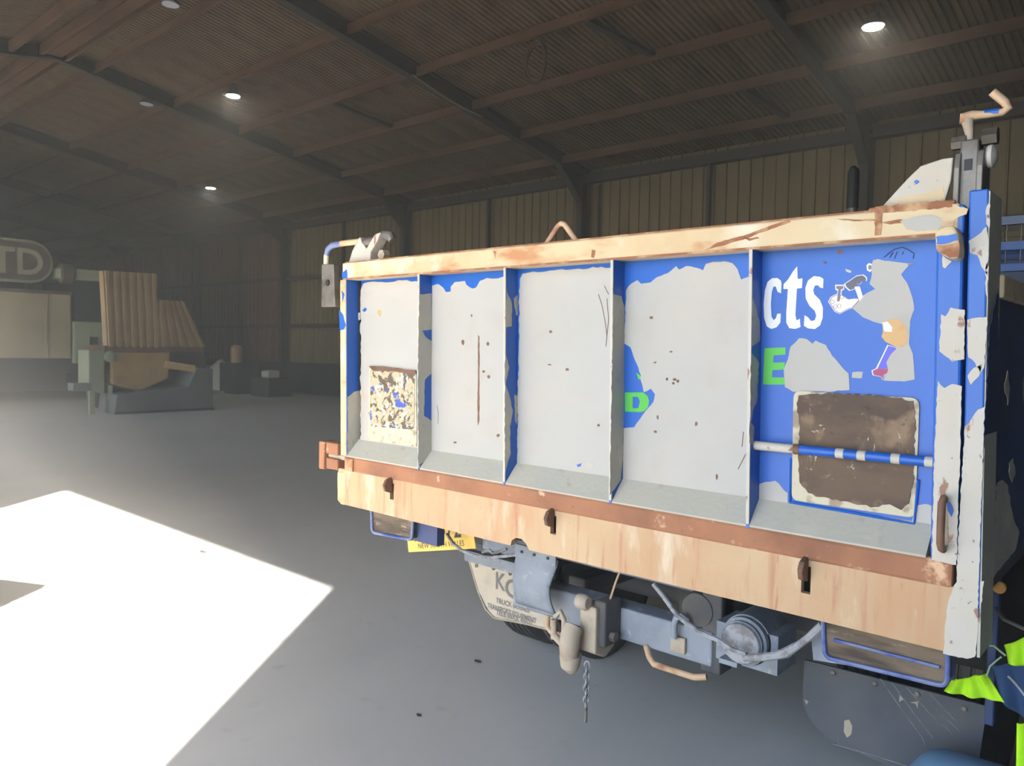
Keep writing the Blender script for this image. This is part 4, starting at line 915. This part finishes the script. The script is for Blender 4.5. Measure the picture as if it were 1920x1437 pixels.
# unseen crate added in the sunbeam, shaped to cast the notch in the bright patch
cc = Vector((-4.49, .53, 0)); e1 = Vector((-.9, -.436, 0)) * .9; e2 = Vector((.436, -.9, 0)) * .6; CH = .9
tc_ = empty('added_shadow_crate', cc + (e1 + e2) / 2); tag(tc_, 'unseen crate added in the sunbeam to cast the notch in the bright floor patch', 'crate')
MB().hexa([cc, cc + e1, cc + e1 + e2, cc + e2] + [p + Vector((0, 0, CH)) for p in (cc, cc + e1, cc + e1 + e2, cc + e2)]).build('crate_box', M['dust'], tc_)
for k in range(5):
    z = .02 + k * .176
    for a, d, n in ((cc, e1, -e2), (cc + e2, e1, e2), (cc, e2, -e1), (cc + e1, e2, e1)):
        n = n.normalized() * .012
        MB().hexa([a + Vector((0, 0, z)), a + d + Vector((0, 0, z)), a + d + n + Vector((0, 0, z)), a + n + Vector((0, 0, z))] + [p + Vector((0, 0, z + .15)) for p in (a, a + d, a + d + n, a + n)]).build('slat', M['dust'], tc_)

# ------------------------------------------------------------------ lights under the roof
def highbay(px, py, lit, label, drop=.12):
    y = 10.0
    # intersect the view ray with the rafter plane
    d = _f * FOC + _r * (px - 960) - _u * (py - 718.5)
    s = (ZR - ZE) / (YB - YR_)
    t = (ZE - .1 + s * YB - EYE) / (d.z + s * d.y)
    p = Vector((0, 0, EYE)) + d * t
    h = empty('high_bay_light', p); tag(h, label, 'ceiling light', 'high bay lights under the roof')
    MB().lathe([(.04, .18), (.07, .16), (.09, .08), (.135, .03), (.145, 0), (.13, 0)], p, (0, 0, 1), 20).build('housing', M['steel'], h, smooth=True)
    MB().lathe([(.125, -.012), (.125, .004)], p, (0, 0, 1), 20).build('lens', M['lamp'] if lit else M['lamp_off'], h)
    MB().tube([p + Vector((0, 0, .2)), p + Vector((0, 0, .42))], .012, 6).build('hanger', M['frame_steel'], h)
highbay(1637, 50, True, 'lit round high bay lamp above the near crank handle')
highbay(437, 180, True, 'lit high bay lamp, brighter of the pair over the empty floor')
highbay(395, 353, True, 'lit high bay lamp hanging lowest and farthest down the shed')
highbay(320, 8, False, 'unlit pale high bay lamp at the top edge by the ridge')
highbay(275, 195, False, 'unlit pale high bay lamp on the rafter over the hopper machine')

# coil of rope hung from a purlin
p = Vector((-7.8, 9.2, 6.05))
co = empty('hanging_rope_coil', p); tag(co, 'bundle of brown rope hanging from a roof purlin above the truck', 'rope')
for k in range(5):
    ring = [(p.x + (.16 + .015 * k) * math.cos(t * .35 + k), p.y + .05 * math.sin(k * 2 + t * .5), p.z - .12 + (.26 + .02 * k) * math.sin(t * .35 + k)) for t in range(18)]
    MB().tube(ring, .018, 6, closed=True).build('rope_loop', M['rope'], co, smooth=True)

# ------------------------------------------------------------------ background: hopper machine
XM = -17.5
mc = empty('hopper_machine', (XM, 7.6, 0)); tag(mc, 'hazy machine with tan ribbed hoppers, yellow engine body and low grey bucket', 'machine')
def ribbed_panel(name, bl, br, tr, tl, n, depth, thick, m):
    """box whose +x face carries n upright ribs; corners as (y, z)"""
    b = MB(); b.prism([(XM, *bl), (XM, *br), (XM, *tr), (XM, *tl)], (-thick, 0, 0))
    o = b.build(name, m, mc)
    for i in range(n):
        t0 = (i + .2) / n; t1 = (i + .65) / n
        def at_(t, top):
            a, c = (tl, tr) if top else (bl, br)
            return (a[0] + (c[0] - a[0]) * t, a[1] + (c[1] - a[1]) * t)
        q = [at_(t0, 0), at_(t1, 0), at_(t1, 1), at_(t0, 1)]
        MB().prism([(XM + depth, *v) for v in q], (-depth, 0, 0)).build('panel_rib', m, o)
    return o
ribbed_panel('upright_hopper', (6.68, 1.42), (7.80, 1.42), (7.74, 3.06), (6.60, 3.04), 7, .05, .22, M['tan_panel'])
ribbed_panel('tilted_hopper', (7.80, 1.45), (8.88, 1.45), (8.34, 2.49), (7.76, 2.49), 5, .05, .22, M['tan_panel'])
MB().box(XM - 1.0, XM + .02, 6.62, 8.8, 1.33, 1.45).build('hopper_sill', M['brown_steel'], mc)
MB().prism([(XM, 6.75, .62), (XM, 7.35, .45), (XM, 8.0, .72), (XM, 8.05, 1.33), (XM, 6.75, 1.33)], (-1.0, 0, 0)).build('engine_body', M['yellow_machine'], mc, bevel=.04)
MB().lathe([(.12, 0), (.12, .08), (.05, .1)], (XM, 6.72, 1.22), (1, 0, 0), 16).build('work_lamp', M['pale_green'], mc)
MB().prism([(XM + .02, 6.3, .50), (XM + .02, 6.62, .42), (XM + .02, 6.62, 1.36), (XM + .02, 6.3, 1.36)], (-.6, 0, 0)).build('side_cover', M['pale_green'], mc, bevel=.03)
MB().box(XM - .3, XM + .03, 6.0, 6.35, .50, .66).build('step', M['grey_machine'], mc)
MB().box(XM - .08, XM + .02, 6.32, 6.42, 0, .52).build('jack_leg', M['pale_green'], mc)
MB().box(XM - .08, XM + .02, 6.7, 6.78, .3, .6).build('jack_leg', M['pale_green'], mc)
MB().prism([(XM + .3, 6.7, 0), (XM + .3, 8.9, 0.01), (XM + .3, 8.9, .95), (XM + .3, 8.5, .98), (XM + .3, 8.3, .55), (XM + .3, 6.75, .42)], (-.9, 0, 0)).build('bucket', M['grey_machine'], mc, bevel=.02)
MB().box(XM + .28, XM + .36, 6.7, 8.9, 0, .05).build('bucket_edge', M['dark'], mc)
MB().bar((XM + .05, 7.9, 1.05), (XM + .2, 8.5, .95), .12, .16).build('lift_arm', M['yellow_machine'], mc)
MB().prism([(XM - .02, 8.0, .95), (XM - .02, 8.9, .95), (XM - .02, 8.9, 1.33), (XM - .02, 8.0, 1.33)], (-.8, 0, 0)).build('rear_body', M['dark'], mc)
for y in (7.0, 8.4):
    t = MB().lathe([(.25, -.12), (.42, -.12), (.45, -.08), (.45, .08), (.42, .12), (.25, .12)], (XM - .75, y, .45), (1, 0, 0), 24).build('wheel', M['rubber'], mc, smooth=True)

# cream truck behind it
XT = -22.0
ct = empty('cream_truck', (XT - 1.2, 5.5, 0)); tag(ct, 'hazy cream box-bodied truck parked at the picture edge behind the hopper machine', 'truck')
MB().box(XT - 2.4, XT, 1.2, 7.52, 1.08, 2.75).build('box_body', M['cream_box'], ct, bevel=.03)
MB().box(XT - 2.4, XT + .02, 1.2, 7.54, 2.72, 2.80).build('body_rail', M['sign_brown'], ct)
for y in (2.4, 3.9, 5.4, 6.9):
    MB().box(XT, XT + .03, y, y + .06, 1.1, 2.72).build('body_batten', M['cream_box'], ct)
MB().box(XT - 2.2, XT - .1, 1.2, 8.6, .7, 1.08).build('under_frame', M['dark'], ct)
MB().box(XT - .12, XT - .06, 1.3, 7.4, .25, .75).build('side_skirt', M['dark'], ct)
cb = MB().box(XT - 2.4, XT + .02, 7.55, 9.4, .95, 2.05).build('cab_lower', M['pale_green'], ct, bevel=.04)
MB().box(XT + .02, XT + .05, 7.95, 8.15, 1.45, 1.65).build('door_handle', M['dark'], cb)
MB().box(XT - 2.35, XT - .02, 7.6, 9.35, 2.05, 3.12).build('cab_windows', M['glass_dark'], ct)
MB().box(XT - 2.4, XT + .03, 7.25, 9.4, 3.12, 3.42).build('cab_roof', M['pale_green'], ct, bevel=.05)
MB().lathe([(.2, 0), (.26, .05), (.26, .3), (.2, .35)], (XT - .15, 7.27, 3.28), (0, 1, 0), 14).build('roof_pod', M['sign_brown'], ct, smooth=True)
for y in (2.2, 3.3, 8.4):
    MB().lathe([(.25, -.15), (.46, -.15), (.5, -.1), (.5, .1), (.46, .15), (.25, .15)], (XT - .3, y, .5), (1, 0, 0), 24).build('wheel', M['rubber'], ct, smooth=True)

# rounded sign board standing on the cream truck
sg = empty('rounded_sign', (XT - .3, 5.6, 2.8)); tag(sg, 'dark rounded sign board with pale outline and letters above the cream truck', 'sign')
def stadium(y0, y1, z0, z1, x, n=10):
    r = (z1 - z0) / 2; zc = (z0 + z1) / 2
    return [(x, y1 - r + r * math.sin(math.pi * k / n), zc + r * math.cos(math.pi * k / n)) for k in range(n + 1)] + [(x, y0 + r - r * math.sin(math.pi * k / n), zc - r * math.cos(math.pi * k / n)) for k in range(n + 1)]
MB().prism(stadium(2.8, 7.2, 2.98, 4.06, XT - .3), (-.12, 0, 0)).build('sign_board', M['sign_pale'], sg)
MB().prism(stadium(2.87, 7.13, 3.05, 3.99, XT - .27), (-.1, 0, 0)).build('sign_face', M['sign_brown'], sg)
text('sign_lettering', 'ITD', sg, M['sign_pale'], (XT - .265, 6.98, 3.2), .92, Vector((0, 1, 0)), Vector((0, 0, 1)), sx=.95, bold=.02, thick=.004, align='RIGHT')
for y in (3.4, 6.6):
    MB().box(XT - .42, XT - .34, y - .05, y + .05, 2.80, 3.1).build('sign_post', M['frame_steel'], sg)

# clutter along the far wall
def sack(name, loc, s, m, label, cat, seed):
    r = random.Random(seed); b = MB(); n = 12; prof = [(.25, 0), (.9, .06), (1, .3), (.95, .55), (.7, .8), (.35, .95), (.2, 1)]
    b.lathe([(p[0] * s[0], p[1] * s[1]) for p in prof], loc, (0, 0, 1), n)
    b.v = [(x + r.uniform(-.06, .06) * s[0], y + r.uniform(-.06, .06) * s[0], max(0.0, z + (r.uniform(-.05, .05) * s[1] if z > .02 else 0))) for x, y, z in b.v]
    o = b.build(name, m, smooth=True); return tag(o, label, cat)
def flo(px, py): return P(px, py, z=0)
sack('rubble_sack', (-23.5, 12.4, 0), (.38, 1.0), M['bag_white'], 'pale sack slumped among the clutter by the far wall', 'sack', 1)
sack('rubble_sack', (-24.6, 12.6, 0), (.5, .8), M['dust'], 'tan sack at the hopper side of the clutter by the far wall', 'sack', 2)
bn = empty('scrap_bin', (-22.6, 12.4, 0)); tag(bn, 'low dark scrap bin with a yellow can by the far wall', 'bin')
MB().box(-23.0, -22.0, 12.1, 12.9, 0, .95).build('bin_body', M['dark'], bn, bevel=.03)
MB().lathe([(.18, .95), (.18, 1.42), (.08, 1.5)], (-22.5, 12.4, 0), (0, 0, 1), 16).build('yellow_can', M['yellow_machine'], bn, smooth=True)
cr = MB().box(-21.3, -20.3, 12.2, 13.0, 0, .55).build('storage_crate', M['dado'], bevel=.02); tag(cr, 'flat dark crate on the floor beside the far wall column', 'crate')
wb = MB().prism([(-20.9, 12.3, .55), (-20.5, 12.3, .55), (-20.5, 12.7, .55), (-20.9, 12.7, .55)], (0, 0, .22)).build('white_tub', M['bag_white'], bevel=.05); tag(wb, 'small white tub standing on the dark crate by the far wall', 'tub')
pk = MB()
for k in range(3): pk.box(-24.2, -22.4, 10.9 + k * .28, 11.4 + k * .28, .0, .09)
pk.box(-24.2, -24.05, 10.8, 11.56, .09, .12).box(-22.55, -22.4, 10.8, 11.56, .09, .12)
pk = pk.build('timber_pallet', M['dust']); tag(pk, 'pale timber pallet lying on the floor before the clutter', 'pallet')

# scraps on the floor
for (px, py, s, lab) in ((785, 1343, .016, 'dark leaf-like scrap on the floor nearest the bottom edge'), (895, 1242, .026, 'thin dark sliver on the floor left of the hanging chain'), (380, 1036, .045, 'dark twig lying inside the sunlit floor patch')):
    p = flo(px, py)
    q = [(p.x + s * math.cos(t) * (1.0 if i % 2 else .7), p.y + s * .35 * math.sin(t), .001) for i, t in enumerate([k * .9 for k in range(7)])]
    tag(MB().prism(q, (0, 0, .006)).build('floor_scrap', M['scrap']), lab, 'scrap', 'scraps on the floor')

# ------------------------------------------------------------------ dusty air lit by the sunbeam
hm = bpy.data.materials.new('dusty_air'); hm.use_nodes = True
hn = hm.node_tree; hn.nodes.remove(hn.nodes['Principled BSDF'])
hm.cycles.homogeneous_volume = True
vs = hn.nodes.new('ShaderNodeVolumeScatter'); vs.inputs['Density'].default_value = .03; vs.inputs['Color'].default_value = (1, .93, .84, 1)
vs.inputs['Anisotropy'].default_value = .3
hn.links.new(vs.outputs[0], hn.nodes['Material Output'].inputs['Volume'])
hz = MB().box(XL + .3, XR - .3, YF + .3, YB - .4, .02, 6.6).build('dust_haze', hm)
tag(hz, 'pale dusty haze hanging in the shed air', 'haze', kind='stuff')
